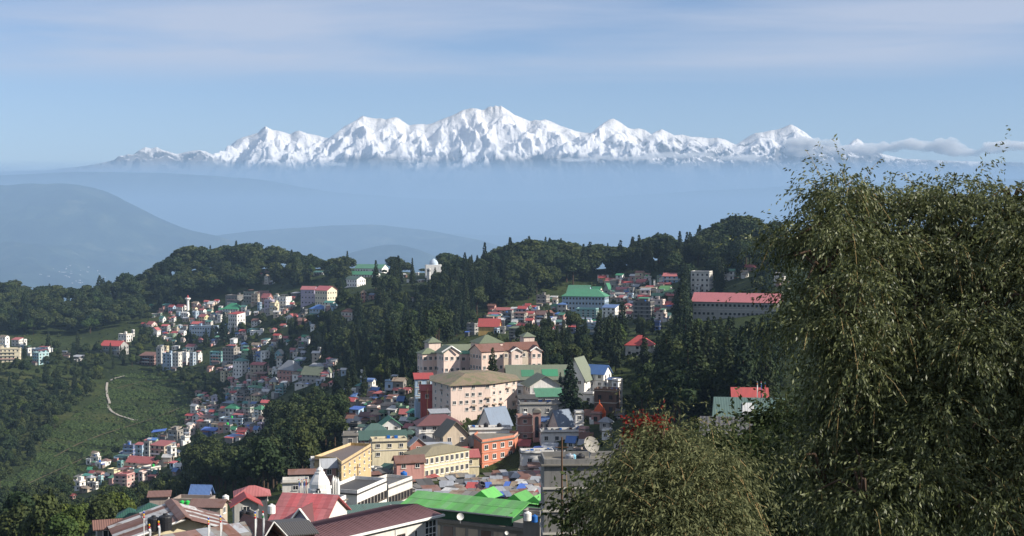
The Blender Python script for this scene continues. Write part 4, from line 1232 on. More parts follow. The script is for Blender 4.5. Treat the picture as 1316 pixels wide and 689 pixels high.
H('sgrey', 'brick house with slate-grey tin roof beside the white stupa', 412, 432, 598, 616, 'brick', 'grey', 'g', 8, 18, floors=1, Y=322)
H('wfr', 'open white-framed hut on the edge of the dark wood', 399, 412, 592, 612, 'white', 'white', 'f', None, 10, floors=2, Y=330)
H('bblue', 'tall blue house with stacked red roofs beside the bent pink hotel', 532, 557, 487, 520, 'sky', 'red', 's', 6, 8, floors=3, ratio=0.8, Y=474)
H('bblue2', 'small red-roofed balcony front with yellow rail', 540, 557, 502, 516, 'red', 'red', 's', 7, 8, floors=1, ratio=0.5, Y=462)
tile(440, 480, 8.614, 'on the lane west of the pink hotels', """
565 660 180 235 offwhite red g rh=18
680 762 190 230 rose red g rh=20
495 615 255 325 pink rust s rh=14 floors=2
345 475 235 270 deepblue red h rh=26
290 375 300 330 beige blue s rh=10
80 235 400 520 sky tarp s rh=22 floors=2
195 355 468 560 lilac maroon g rh=34 yaw=-10
260 310 370 400 teal green s rh=14
430 470 430 500 green green f
560 620 455 520 cream olive g rh=18
590 700 560 640 dark concrete f
430 600 350 420 dark tan s rh=10
410 560 600 640 dark concrete f
740 860 300 420 concrete concrete f floors=3
880 1000 290 380 brown rust s rh=10 floors=2
880 960 380 440 sky concrete f
90 200 560 680 dark concrete f floors=2
180 330 590 650 darkgrey dgreen g rh=16
620 720 200 250 darkgrey concrete f
480 560 190 230 dark grey g rh=10
730 830 540 570 offwhite green g rh=14
""")
# long block with salmon roof on the eastern slope
H('longred', 'long pale building with salmon red roof and bright end wall', 890, 1004, 388, 410, 'grey', 'salmon', 'g', 10, -20, floors=2, ratio=0.28, wdens=2.2, ov=0.9)
H('whotel', 'white four-storey hotel with balconies above the salmon-roofed block', 887, 917, 350, 377, 'offwhite', 'concrete', 'f', None, -22, floors=4, ratio=0.8)
H('ghotel', 'pale blue hotel with green roof gables on the slope', 722, 783, 381, 400, 'sky', 'green', 'h', 9, -16, floors=3, ratio=0.45, wdens=2.2, ov=0.8)
H('ghotel2', 'green gabled wing of the pale blue hotel with white eaves', 728, 762, 376, 384, 'sky', 'green', 'g', 9, -18, floors=1, ratio=0.8)
# buildings among the western trees
H('crm', 'cream and white building with red roof beside its shade-toned lilac wing', 405, 433, 373, 393, 'cream', 'salmon', 'g', 5, -34, floors=3, ratio=0.9, ov=0.8)
H('crm2', 'shade-toned lilac wing with red roof adjoining the cream building', 387, 408, 372, 392, 'lilac', 'salmon', 'g', 4, -14, floors=3, ratio=0.6)  # the wing's blue shade is put into its lilac wall colour
H('gmans', 'white mansion with emerald roof on the ridge top', 456, 499, 345, 350, 'white', 'green', 'g', 5, -20, floors=1, ratio=0.5)
H('gmans2', 'long lower emerald roof in front of the ridge mansion', 450, 489, 353, 357, 'white', 'green', 'g', 4, -20, floors=1, ratio=0.4)
H('gmans3', 'white wing with dark green roof below the ridge mansion', 443, 470, 359, 369, 'white', 'dgreen', 'g', 4, -36, floors=2, ratio=0.8)
H('school', 'red and white school with grey hipped roof patched in green', 358, 389, 476, 490, 'rose', 'grey', 'h', 12, -32, floors=2, ratio=0.7, ov=0.9)
H('olive', 'grey house with mossy olive roofs beside the red school', 388, 420, 481, 493, 'grey', 'olive', 'g', 9, -24, floors=2, ratio=0.7, ov=0.8)
H('olive2', 'long low house with pale grey roof behind the mossy roofs', 396, 420, 472, 480, 'sky', 'grey', 'h', 5, -14, floors=1, ratio=0.5)
H('redylw', 'house with scarlet sheet roof and bright yellow front', 615, 644, 419, 430, 'yel', 'red', 'g', 9, -8, floors=1, ratio=0.7, Y=None, wins=None)
H('rhse', 'house with red dormered roof among the conifers near prayer flags', 940, 986, 512, 523, 'offwhite', 'red', 'g', 11, -6, floors=1, ratio=0.8, Y=300, wdens=3.2)
H('grshed', 'large dark green shed roof with one pale skylight', 914, 1010, 545, 560, 'darkgrey', 'dgreen', 's', 22, -10, floors=1, ratio=0.8, Y=205, wins=None)
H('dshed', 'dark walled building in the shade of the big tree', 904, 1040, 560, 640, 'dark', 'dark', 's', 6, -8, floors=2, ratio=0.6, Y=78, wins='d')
for key, spec in (('grshed', [(-0.10, 0.08, -0.25, 0.25)]), ('hall', [(-0.34, -0.18, -0.45, -0.2), (-0.08, 0.12, -0.45, -0.18), (0.2, 0.34, -0.45, -0.2)]), ('school', [(-0.05, 0.15, -0.42, -0.2)])):
    r = L[key]
    for (a, b, c, d) in spec:                      # newer sheets let into the roofs
        z = lambda v: (r['h'] + 0.03 + (r['rise']) * ((v + 0.5))) if r['rt'] == 's' else (r['h'] + r['rise'] * (1 - 2 * abs(v)))
        MB().slab([(a * r['W'], c * r['D'], z(c) + 0.09), (b * r['W'], c * r['D'], z(c) + 0.09), (b * r['W'], d * r['D'], z(d) + 0.09), (a * r['W'], d * r['D'], z(d) + 0.09)], 0.05).build(
            'roof_sheet', roof_mat('white' if key == 'grshed' else 'green', 'X', 0.1), r['root'])

# red arched tower beside the brick building
ar = group_root('tower', 'narrow red tower with tall round-arched niche and grey cap', 'tower', 690, 566, 408); m_ = mpp(408)
b = MB(); hw, hh = 5.2 * m_, 36 * m_
b.box(-hw, hw, 0, 4, -2, hh)
b.build('wall', wall_mat('brick'), ar)
b = MB(); n = 10; P = [(-hw * .45, -0.05, hh * .1), (hw * .45, -0.05, hh * .1)] + [(hw * .45 * math.cos(math.pi * i / n), -0.05, hh * .8 + hw * .45 * math.sin(math.pi * i / n)) for i in range(n + 1)]
b.add(P, [tuple(range(len(P)))]); b.build('arched_window', M_GLASS, ar)
b = MB(); P = [(-hw * 1.15, hh), (hw * 1.15, hh)] + [(hw * 1.15 * math.cos(math.pi * i / n), hh + hw * .8 * math.sin(math.pi * i / n)) for i in range(n + 1)]
k = len(P); b.add([(x, -0.3, z) for x, z in P] + [(x, 4.2, z) for x, z in P], [tuple(range(k)), tuple(range(k, 2 * k))] + [(i, (i + 1) % k, (i + 1) % k + k, i + k) for i in range(k)])
b.build('roof', M_CONC, ar)
# small orange temple dome among the eastern roofs
td = group_root('temple', 'small temple with bright orange onion dome', 'temple', 771, 553, 425)
MB().box(-3, 3, 0, 5, -3, 3.2).build('wall', wall_mat('white'), td)
MB().lathe([(1.7, 3.2), (1.9, 4.0), (1.95, 5.0), (1.5, 6.2), (0.8, 7.2), (0.15, 8.0), (0.06, 9)], 16, (0, 2.5, 0)).build('dome', flat_mat('orange_paint', srgb('c4562a'), 0.6), td)
# white stupa-like shrine beside the bazaar
st = group_root('shrine', 'white bell-shaped shrine with spire beside the bazaar lane', 'shrine', 411, 636, 262); m_ = mpp(262)
MB().lathe([(2.2, -2), (2.2, 1.2), (1.95, 1.3), (1.95, 2.2), (1.75, 2.7), (1.3, 3.5), (0.95, 4.0), (0.95, 4.3)], 8).build('body', wall_mat('white'), st)
MB().lathe([(0.62, 4.3), (0.66, 4.8), (0.35, 5.1), (0.14, 5.3), (0.05, 6.8)], 12).build('spire', wall_mat('white'), st)
for s in (-1, 0, 1): MB().lathe([(0.34, -1), (0.34, 2.3), (0.2, 2.8), (0.03, 3.4)], 8, (2.9 + s * 0.55, 0.7 - s, 0)).build('pinnacle', wall_mat('white'), st)
MB().box(-0.45, 0.45, -2.14, -2.0, 0.2, 1.2).box(-0.3, 0.3, -2.14, -2.0, 1.203, 1.55).build('doorway', M_GLASS, st)
# slim white tower on the western slope, and a blue domed house on the ridge
Yt = hit(241.5, 399); tw = group_root('tower', 'slim white tower with flared top and red cap above the western houses', 'tower', 241.5, 399, Yt); m_ = mpp(Yt)
MB().lathe([(1.6, -2), (1.3, 12 * m_), (1.6, 13 * m_), (3.0, 15 * m_), (3.0, 16 * m_), (1.4, 16.3 * m_)], 8).build('shaft', wall_mat('white'), tw)
MB().lathe([(1.3, 16.3 * m_), (1.1, 18 * m_), (0.2, 20 * m_)], 8).build('cap', roof_mat('red'), tw)
RECTS.append((236, 247, 378, 400, Yt))
Yt = hit(557, 350) or 1300; tw = group_root('house', 'house with pale blue dome on the ridge', 'house', 557, 346, Yt); m_ = mpp(Yt)
MB().box(-7, 7, 0, 9, -6, 4).build('wall', wall_mat('white'), tw); MB().lathe([(4.2, 4), (4.0, 6), (2.8, 8), (1.2, 9.2), (0.1, 9.8)], 14, (0, 4.5, 0)).build('dome', wall_mat('sky'), tw)
RECTS.append((551, 563, 335, 348, Yt))
# blue canopy on posts at the foot of the tea garden
Yt = hit(204, 563); cnp = group_root('canopy', 'open shelter with bright blue sheet roof on posts', 'shelter', 204, 563, Yt); m_ = mpp(Yt)
MB().slab([(-9 * m_, -2, 4.2), (9 * m_, -2, 5.4), (9 * m_, 4, 6.2), (-9 * m_, 4, 5)], 0.2).build('roof', roof_mat('tarp', 'X', 0.05), cnp)
for sx in (-8, 0, 8):
    for sy in (-1.5, 3.5): MB().tube((sx * m_, sy, -2), (sx * m_, sy, 4.6 + sx * 0.066), 0.12, n=6).build('post', M_STEEL, cnp)
# chimneys standing on the red roofs by the green-roofed hotel
for (cx_, cy_) in ((769, 356), (775, 356), (781, 356), (797, 362), (820, 361), (836, 362), (841, 362), (812, 448), (826, 447), (838, 447)):
    Yc = (hit(cx_, cy_ + 6) or 1000) + 3; c = group_root('chimney_stack', 'white chimney stack standing on a red roof', 'chimney', cx_, cy_ + 4, Yc); c['group'] = 'white chimney stacks on red roofs'
    m_ = mpp(Yc); MB().box(-1.1 * m_, 1.1 * m_, 0, 1.0, -3, 6 * m_).build('stack', wall_mat('white'), c); MB().box(-1.4 * m_, 1.4 * m_, -.2, 1.2, 6.003 * m_, 6.6 * m_).build('cap', M_BAND, c)
# dwellings squeezed in between the landmarks
infill('on the lane west of the pink hotels', [(445, 505), (535, 495), (535, 560), (445, 560)], 26, 8, 9, 18)
infill('among the crowded central roofs', [(445, 562), (535, 545), (560, 600), (450, 625)], 18, 10, 10, 20, ['concrete', 'beige', 'offwhite', 'white', 'rose', 'grey', 'cream'], ['rust', 'grey', 'concrete', 'concrete', 'dark', 'tan', 'red', 'dgreen'])
infill('among the crowded eastern roofs', [(665, 505), (800, 500), (800, 600), (665, 606)], 26, 11, 10, 20, ['concrete', 'beige', 'offwhite', 'white', 'rose', 'grey', 'brown'], ['rust', 'grey', 'concrete', 'concrete', 'dark', 'tan', 'red', 'blue'])
# ------------------------------------------------------------------ bazaar sheds and foreground roofs
def shed(px, py, w, roofc, yaw, hpx, r, label):
    Y = hit(px, py); m = mpp(Y); W_ = w * m; D_ = W_ * r.uniform(0.7, 1.1); h = hpx * m
    root = empty('market_shed', U(px, py, Y), R(yaw))
    MB().box(-W_ / 2, W_ / 2, 0, D_, -2, h).build('wall', wall_mat(r.choice(['dark', 'darkgrey', 'brown', 'concrete', 'maroon', 'sky'])), root)
    s1, s2 = r.uniform(-.25, .25), r.uniform(0.3, 0.9)
    n = max(2, min(4, int(W_ / 1.2))); ov = 0.45
    for i in range(n):                            # loose overlapping roof sheets
        a = -W_ / 2 - ov + (W_ + 2 * ov) * i / n; b = -W_ / 2 - ov + (W_ + 2 * ov) * (i + 1) / n + 0.06
        c = roofc if r.random() < 0.7 else r.choice(['rust', 'grey', 'concrete', 'tan'])
        z = h + 0.05 + 0.05 * (i % 2) + s1 * (i / n - .5)
        MB().slab([(a, -ov - r.uniform(0, .3), z), (b, -ov - r.uniform(0, .3), z), (b, D_ + ov, z + s2), (a, D_ + ov, z + s2)], 0.05).build('roof_sheet', roof_mat(c), root)
    tag(root, label, 'market shed', 'tin sheds crowded in the bazaar'); return root
r_ = random.Random(21)
SHED_W = dict(rust='rusty', grey='grey tin', concrete='dull grey', dark='blackened', red='red', tarp='blue tarpaulin', tan='tan', bluegrey='blue-grey', white='whitish')
k = 0
for row in range(9):
    y = 606 + row * 4.6
    x = 560 + r_.uniform(0, 8) + max(0, 6 - row) * 2
    while x < 700:
        w = r_.uniform(9, 20)
        if not (615 < x < 664 and y < 612) and not (y < 616 and x < 612) and not (x > 664 and y < 606) and r_.random() < 0.92:
            rc = r_.choice(['rust', 'rust', 'grey', 'grey', 'bluegrey', 'concrete', 'dark', 'dark', 'red', 'tarp', 'tan', 'white'])
            shed(x + w / 2, y + r_.uniform(-1.5, 1.5), w, rc, r_.uniform(-25, 25), r_.uniform(4, 6.5), r_, 'low market shed with %s sheet roof among the bazaar stalls' % SHED_W[rc])
        x += w * r_.uniform(0.75, 1.05)
for (x, y, w, rc) in ((470, 612, 16, 'dark'), (486, 608, 18, 'rust'), (500, 612, 14, 'dark'), (445, 634, 18, 'dark'), (430, 645, 16, 'concrete'), (515, 609, 14, 'tarp'), (456, 622, 14, 'teal'), (497, 625, 20, 'dark'), (480, 628, 14, 'concrete'), (464, 640, 18, 'concrete'), (440, 622, 12, 'rust'), (530, 605, 14, 'rust'), (540, 622, 18, 'rust'), (512, 622, 16, 'dark'), (526, 618, 14, 'grey'), (548, 628, 16, 'dark'), (534, 632, 14, 'concrete'), (556, 636, 18, 'rust'), (515, 640, 12, 'dark'), (545, 640, 16, 'grey'), (556, 618, 14, 'red')):
    shed(x, y, w, rc if rc in ROOF else 'dark', r_.uniform(5, 35), 4.5, r_, 'small lean-to with %s roof on the terraces above the bazaar lane' % (SHED_W.get(rc, rc)))

for k in range(60):
    x = r_.uniform(404, 532); y = 660 - (x - 404) * .45 + r_.uniform(-26, -2)
    rc = r_.choice(['dark', 'dark', 'concrete', 'rust', 'grey', 'tan'])
    Yk = hit(x, y)
    if Yk and Yk > 220: shed(x, y, r_.uniform(7, 16), rc, r_.uniform(20, 45), r_.uniform(6, 9), r_, 'sooty roof shed with %s top packed along the bazaar terraces' % SHED_W[rc])
def gabled(name, label, cat, A, B, depth, rise, hwall, wall, roof, rt='g', floors=1, ov=0.4, wins='w', fd=8, detail=2, nopanel=True, wdens=2.9, sides=('F', 'R', 'L')):
    """a building from its front eave line A-B (world points): local x along the eave, y away from the viewer"""
    d = (B - A); d.z = 0; L_ = d.length; th = math.atan2(d.y, d.x); mid = (A + B) / 2
    nrm = Vector((-math.sin(th), math.cos(th), 0))
    c = mid + nrm * (depth / 2 - ov)
    root = empty(name, (c.x, c.y, mid.z - hwall), th)
    shell(root, L_ - 2 * ov, depth - 2 * ov, hwall, fd, wall, roof, rt, rise, floors, detail, ov, wins, sides, False, wdens)
    tag(root, label, cat)
    return root, L_, th
# white building with ribbed maroon roof
A = U(440, 689, 165); B = U(566, 659.5, 178); A2 = A - (B - A) * 0.35
wr, L_, th = gabled('house', 'white building with ribbed maroon metal roof and large end windows', 'building', A2, B, 9.5, 0.62, 7.0, 'offwhite', 'maroon', 'g', 2, 0.55, None, fd=6)
hw = 7.0; D2 = (9.5 - 1.1) / 2; kx = (L_ - 1.1) / 2
ribs = MB()                                             # standing seams, gutter and fascia
n = int(L_ / 0.42)
for i in range(n + 1):
    x = -L_ / 2 + L_ * i / n
    for s in (-1, 1):
        ribs.add([(x - .035, s * (D2 + .55), hw - .06 - .09 + .02), (x + .035, s * (D2 + .55), hw - .06 - .09 + .02), (x + .035, 0, hw + .62 + .02), (x - .035, 0, hw + .62 + .02), (x, s * (D2 + .55), hw - .06), (x, 0, hw + .70)], [(0, 1, 2, 3), (0, 4, 5, 3), (1, 2, 5, 4)])
rb = ribs.build('roof_ribs', roof_mat('maroon'), wr); rb['kind'] = 'stuff'
MB().box(-L_ / 2, L_ / 2, -D2 - .72, -D2 - .553, hw - .30, hw - .02).build('gutter', M_WHITE, wr)
MB().box(L_ / 2 + .003, L_ / 2 + .12, -D2 - .7, D2 + .7, hw - .32, hw - .05).build('fascia', M_WHITE, wr)
def big_window(root, x, y, z, w, h, rz, cols, rows, name='window', fm=None):
    """window with frame bars and separate panes"""
    o = empty(name, (x, y, z), rz); o.parent = root
    f = MB(); fr = 0.09
    for i in range(cols + 1): xx = -w / 2 + w * i / cols; f.box(xx - fr / 2, xx + fr / 2, -0.10, 0.0, 0, h)
    for j in range(rows + 1): zz = h * j / rows; f.box(-w / 2, w / 2, -0.103, -0.003, zz - fr / 2, zz + fr / 2)
    f.build('frame', fm or M_WHITE, o)
    for i in range(cols):
        for j in range(rows):
            a, b = -w / 2 + w * i / cols + fr / 2, -w / 2 + w * (i + 1) / cols - fr / 2; c, d = h * j / rows + fr / 2, h * (j + 1) / rows - fr / 2
            MB().box(a, b, -0.04, -0.02, c, d).build('pane', M_GLASS, o)
    return o
yF = -D2 - 0.005
big_window(wr, kx - 1.35, yF, 3.9, 2.0, 2.5, 0, 3, 3); big_window(wr, kx - 1.35, yF, 0.8, 2.0, 2.3, 0, 3, 2)
MB().box(kx - 2.5, kx - 0.2, yF - 0.12, yF, 6.45, 6.75).build('lintel', M_REDP, wr)
for t_ in (4.4, 8.6, 10.2, 14.0): big_window(wr, kx - t_ - 2.2, yF, 4.0, 1.3, 1.5, 0, 2, 1, fm=M_FRAMED)
big_window(wr, kx - 4.0, yF, 4.3, 0.45, 1.3, 0, 1, 1)
MB().tube((kx - 7.6, yF - .06, 0), (kx - 7.6, yF - .06, 6.7), 0.05).build('downpipe', M_WHITE, wr)
RECTS.append((420, 566, 652, 700, 160))
# green market hall
A = U(516, 647, 198.4); B = U(662, 663, 190)
gh, Lg, _ = gabled('market_hall', 'market hall with bright green ribbed roof and dark green wall', 'hall', A, B, 9.6, 1.05, 1.5, 'green', 'vgreen', 'g', 1, 0.5, None, fd=0.0)
part(gh, 'wall').data.materials[0] = flat_mat('dark_green_sheet', srgb('1f4a2e'), 0.7); part(gh, 'roof').data.materials[0] = roof_mat('vgreen', 'X', 0.06)
gw, gd = (Lg - 1.0) / 2, (9.6 - 1.0) / 2
MB().box(-gw - .3, gw + 3.2, -gd - .5, gd + 1, -0.45, -0.02).build('slab', M_CONC, gh)
MB().box(-gw, gw + 2.4, -gd, gd, -10, -0.453).build('lower_wall', wall_mat('concrete'), gh)
for i in range(9): MB().box(-gw + 0.4 + i * 2.0, -gw + 1.9 + i * 2.0, -gd - .06, -gd, -3.2, -1.0).build('shutter', wall_mat('beige' if i % 3 else 'brown'), gh)
MB().box(-gw - .5, gw + .5, -gd - .62, -gd - .503, 1.28, 1.44).build('gutter', M_STEEL, gh)
GREEN_SHEETS = True
for x in (-1.0, 4.4, 7.6):
    MB().add([(x - 1.6, gd, 1.4), (x + 1.6, gd, 1.4), (x, gd, 2.55), (x - 1.6, gd + 4, 1.4), (x + 1.6, gd + 4, 1.4), (x, gd + 4, 2.55)], [(0, 1, 2), (3, 4, 5), (0, 2, 5, 3), (2, 1, 4, 5)]).build('dormer', roof_mat('vgreen', 'Y', 0.06), gh)
MB().box(gw + .35, gw + 3.0, -gd - .3, gd, 0.0, 0.7).build('parapet', wall_mat('concrete'), gh)
RECTS.append((516, 690, 629, 700, 180))
# dark green roof behind the maroon one
gabled('house', 'house with long dark green metal roof behind the maroon roof', 'house', U(447, 661.5, 200), U(527, 654, 203.6), 7, 0.7, 4, 'paleyellow', 'dgreen', 'g', 1, 0.5, 'w')
RECTS.append((444, 527, 646, 662, 200))
# dark brown flat-pitched roof
gabled('house', 'low building with plain dark brown sheet roof and white fascia', 'house', U(331, 690, 150), U(409, 683.5, 152.6), 8.5, 0.5, 4, 'brick', 'dark', 'g', 1, 0.4, 'w')
# salmon red double roof
A = U(346, 668, 190); B = U(420, 668, 188)
sr, Ls, _ = gabled('house', 'house with large salmon red roof and white trimmed front gable', 'house', A, B, 10, 2.6, 4, 'offwhite', 'salmon', 'g', 1, 0.5, 'w')
part(sr, 'roof').data.materials[0] = roof_mat('pinkred', 'X', 0.05)
gx = 0.9
b = MB(); b.add([(gx - 2.0, -5.6, 3.2), (gx + 2.0, -5.6, 3.2), (gx, -5.6, 5.6), (gx - 2.0, -1, 3.2), (gx + 2, -1, 3.2), (gx, -1, 5.6)], [(0, 1, 2), (0, 2, 5, 3), (2, 1, 4, 5)]); b.box(gx - 1.7, gx + 1.7, -5.5, -4, 0, 3.2)
b.build('gable_front', wall_mat('lilac'), sr)
b = MB(); b.slab([(gx - 2.4, -6, 2.95), (gx, -6, 5.85), (gx, -0.5, 5.85), (gx - 2.4, -0.5, 2.95)], .12); b.slab([(gx, -6, 5.85), (gx + 2.4, -6, 2.95), (gx + 2.4, -0.5, 2.95), (gx, -0.5, 5.85)], .12); b.build('gable_roof', roof_mat('maroon', 'Y'), sr)
b = MB(); b.tube((gx - 2.45, -6.05, 2.9), (gx, -6.05, 5.85), .16, n=4); b.tube((gx, -6.05, 5.85), (gx + 2.45, -6.05, 2.9), .16, n=4); b.build('barge_board', M_WHITE, sr)
for s in (-.8, 0, .8): MB().box(gx + s - .22, gx + s + .22, -5.66, -5.603, 3.3, 3.8 + (.8 - abs(s)) * .9).build('window', M_GLASS, sr)
RECTS.append((345, 421, 634, 690, 185))
# red roofs left of it
ZONE[0] = 'among the foreground roofs'
H('rg', 'grey house with white trimmed gable and red roof', 297, 334, 652, 664, 'grey', 'red', 'G', 9, 16, floors=1, ratio=0.9, Y=215, ov=0.7)
H('rg2', 'house with crossing scarlet roofs behind the white trimmed gable', 302, 346, 643, 652, 'dark', 'red', 'h', 9, 12, floors=1, ratio=0.8, Y=228, ov=0.6)
H('pinkr', 'low shed with faded pinkish ribbed roof', 249, 290, 656, 668, 'beige', 'rust', 'g', 6, -6, floors=1, ratio=0.8, Y=200)
H('bluh', 'blue rooftop house with bright blue sheet roof', 247, 271, 640, 647, 'deepblue', 'blue', 'g', 9, -8, floors=1, ratio=0.7, Y=262, wins='d')
H('brnb', 'brown building with red rooftop railing beside the blue roof', 224, 275, 647, 668, 'brown', 'concrete', 'f', None, -8, floors=2, ratio=0.6, Y=255)
H('dg1', 'small dark green hipped roof with white gable trim', 178, 207, 661, 674, 'white', 'dgreen', 'h', 8, 10, floors=1, Y=205)
H('dg2', 'low dark green hipped roof at the edge of the trees', 153, 180, 668, 680, 'dark', 'dgreen', 'h', 8, 10, floors=1, Y=208)
H('rsh', 'rusty tin shack on posts beside the wood', 192, 218, 644, 652, 'brown', 'rust', 's', 4, 10, floors=1, Y=262)
H('lsh', 'small rusty-roofed hut at the left end of the striped roof', 129, 148, 686, 700, 'dark', 'rust', 'g', 6, 20, floors=1, Y=150)
H('wtr', 'white roof terrace with railings above the salmon roof', 362, 398, 622, 634, 'offwhite', 'concrete', 'f', None, 8, floors=1, ratio=0.6, Y=285)
H('dkr', 'long dim rusty roof beside the white shrine', 372, 405, 608, 624, 'dark', 'rust', 'g', 4, 8, floors=1, ratio=0.5, Y=310)
# sheet roofs whose sheets are laid one by one
def sheets(root, q, n, cols, seed, lap=0.05, t=0.03, along=2, rust=0.9):
    """lay n sheets over the quad q (a, b along the eave, c, d along the ridge), `along` lengths up the slope"""
    rr = random.Random(seed); a, b, c, d = [Vector(v) for v in q]
    for i in range(n):
        for j in range(along):
            f0, f1 = i / n, min(1.0, (i + 1) / n + lap / max(1, (b - a).length)); g0, g1 = j / along, (j + 1) / along
            P = lambda f, g: (a + (b - a) * f) * (1 - g) + (d + (c - d) * f) * g
            up = Vector((0, 0, 0.02 * (i % 2) + 0.03 * j + rr.uniform(0, .015)))
            MB().slab([P(f0, g0) + up, P(f1, g0) + up, P(f1, g1) + up, P(f0, g1) + up], t).build('roof_sheet', roof_mat(cols[(i + rr.choice((0, 0, 0, 1))) % len(cols)], 'Y', rust), root)
GH = 1.5 - 1.05 / gd * .5 + .06
sheets(gh, [(-gw - .5, -gd - .5, GH), (gw + .5, -gd - .5, GH), (gw + .5, 0, 2.55 + .06), (-gw - .5, 0, 2.55 + .06)], 20, ['vgreen'], 8, .04, .03, 2, 0.3)
k_ = 2.6 / (5 - .5); SH = 4 - k_ * .5 + .06; sw = Ls / 2
sheets(sr, [(-sw, -5, SH), (sw, -5, SH), (sw, 0, 6.66), (-sw, 0, 6.66)], 11, ['pinkred'], 9, .04, .03, 2, 0.35)
# big striped gable: ridge running away from the viewer
f = U(237, 665.7, 145); bkp = U(221, 645.5, 153)
d = bkp - f; d.z = 0; th = math.atan2(d.y, d.x) - math.pi / 2; Lr = d.length
sg = empty('house', (f.x, f.y, f.z - 5.0), th); tag(sg, 'barn-like house with striped rust and white sheet roof', 'house')
MB().box(-6.0, 4.2, 0.5, Lr, -6, 3.2).add([(-6, .5, 3.2), (4.2, .5, 3.2), (0, .5, 4.85), (-6, Lr, 3.2), (4.2, Lr, 3.2), (0, Lr, 4.85)], [(0, 1, 2), (3, 4, 5)]).build('wall', wall_mat('cream'), sg)
sheets(sg, [(-6.9, Lr + .6, 3.0), (-6.9, -.5, 3.0), (0, -.5, 5.0), (0, Lr + .6, 5.0)], 9, ['rust', 'white'], 3)
sheets(sg, [(5.2, -.5, 3.3), (5.2, Lr + .6, 3.3), (0, Lr + .6, 5.0), (0, -.5, 5.0)], 8, ['white', 'rust'], 4)
MB().slab([(-.75, -.9, 4.95), (.0, -.9, 5.35), (.0, Lr + .8, 5.35), (-.75, Lr + .8, 4.95)], .06).slab([(0, -.9, 5.35), (.75, -.9, 4.95), (.75, Lr + .8, 4.95), (0, Lr + .8, 5.35)], .06).build('ridge_cap', roof_mat('rust', 'Y', 0.9), sg)
for i in range(3): big_window(sg, -1.2 + i * 1.1, 0.49, 2.2, 0.9, 1.0, 0, 2, 1, fm=M_FRAMED)
MB().tube((-6.95, -.55, 2.95), (0, -.55, 4.95), .12, n=4).build('barge_board', M_WHITE, sg)
RECTS.append((135, 292, 645, 700, 140))
# rust and grey patchwork roof in front
f = U(190, 691, 133); g = U(330, 673, 141); d = g - f; d.z = 0; th = math.atan2(d.y, d.x); Lr = d.length
pr = empty('house', (f.x, f.y, f.z - 4), th); tag(pr, 'long house with patchwork rust and grey sheet roof', 'house')
MB().box(-3, Lr, -3.5, 3.5, -6, 2.9).build('wall', wall_mat('beige'), pr)
sheets(pr, [(-3.5, -4, 2.8), (Lr + .4, -4, 2.8), (Lr + .4, 0, 4), (-3.5, 0, 4)], 13, ['rust', 'grey', 'concrete'], 5)
sheets(pr, [(Lr + .4, 4, 2.8), (-3.5, 4, 2.8), (-3.5, 0, 4), (Lr + .4, 0, 4)], 13, ['grey', 'rust'], 6, along=1)
b = MB(); b.slab([(Lr - 2.2, -4.6, 2.9), (Lr - .9, -4.6, 4.6), (Lr - .9, 1, 4.6), (Lr - 2.2, 1, 2.9)], .06); b.slab([(Lr - .9, -4.6, 4.6), (Lr + .6, -4.6, 2.9), (Lr + .6, 1, 2.9), (Lr - .9, 1, 4.6)], .06); b.build('dormer_roof', roof_mat('rust', 'Y', .9), pr)
b = MB(); b.tube((Lr - 2.3, -4.65, 2.9), (Lr - .9, -4.65, 4.65), .07, n=4); b.tube((Lr - .9, -4.65, 4.65), (Lr + .7, -4.65, 2.9), .07, n=4); b.build('barge_board', M_WHITE, pr)
# tall blackened concrete building at the lane
H('tower', 'tall blackened concrete building behind the red-flowered shrubs', 694, 800, 597, 715, 'darkgrey', 'concrete', 'f', None, 3, floors=4, ratio=0.6, Y=168, wins=None, wdens=5)
H('grey2', 'grey concrete terrace with blue drums beside the green hall', 672, 700, 664, 700, 'concrete', 'concrete', 'f', None, -20, floors=1, Y=182, wins=None)

# ------------------------------------------------------------------ tanks, dishes, poles
def tank(px, py, Y, dia, mat, word, cat='water tank', hgt=None, grp='water tanks on the roofs', lab=None, z=None):
    hgt = hgt or dia * 1.15; r = dia / 2
    o = empty('water_tank', U(px, py, Y) if z is None else z)
    prof = [(r * .96, 0), (r, .05)]
    for i in range(5): zz = .05 + (hgt * .8) * (i + 1) / 5; prof += [(r, zz - .06), (r * .95, zz - .03), (r, zz)]
    prof += [(r * .9, hgt * .9), (r * .4, hgt * .98), (r * .38, hgt * 1.0)]
    MB().lathe(prof, 14).build('body', mat, o); MB().lathe([(r * .36, hgt), (r * .36, hgt * 1.06), (r * .1, hgt * 1.09)], 10).build('lid', mat, o)
    tag(o, lab or '%s plastic water tank on a flat roof in the town' % word, cat, grp); return o
tank(197.5, 682, 141, 1.25, M_BLACK, 'black', grp='black tanks by the striped roof', lab='black ribbed water tank beside the striped sheet roof'); tank(212.5, 681, 141, 1.35, M_BLACK, 'black', grp='black tanks by the striped roof', lab='black ribbed water tank beside the striped sheet roof')
for x in (313, 321): tank(x, 668, 160, 0.95, M_BLACK, 'black', grp='black tanks by the brown roof', lab='black water tank standing behind the dark brown roof')
for i, x in enumerate((234, 241, 249)): tank(x, 650.5, 246, 0.85, M_TANKG, 'green', grp='green drums below the blue roof', lab='green drum on the terrace below the blue roof')
tank(349, 660, 178, 1.0, M_WHITE, 'white', lab='white water tank at the edge of the salmon roof'); tank(290, 646, 235, 1.1, M_WHITE, 'white', lab='white bundle-like tank beside the scarlet roofs')
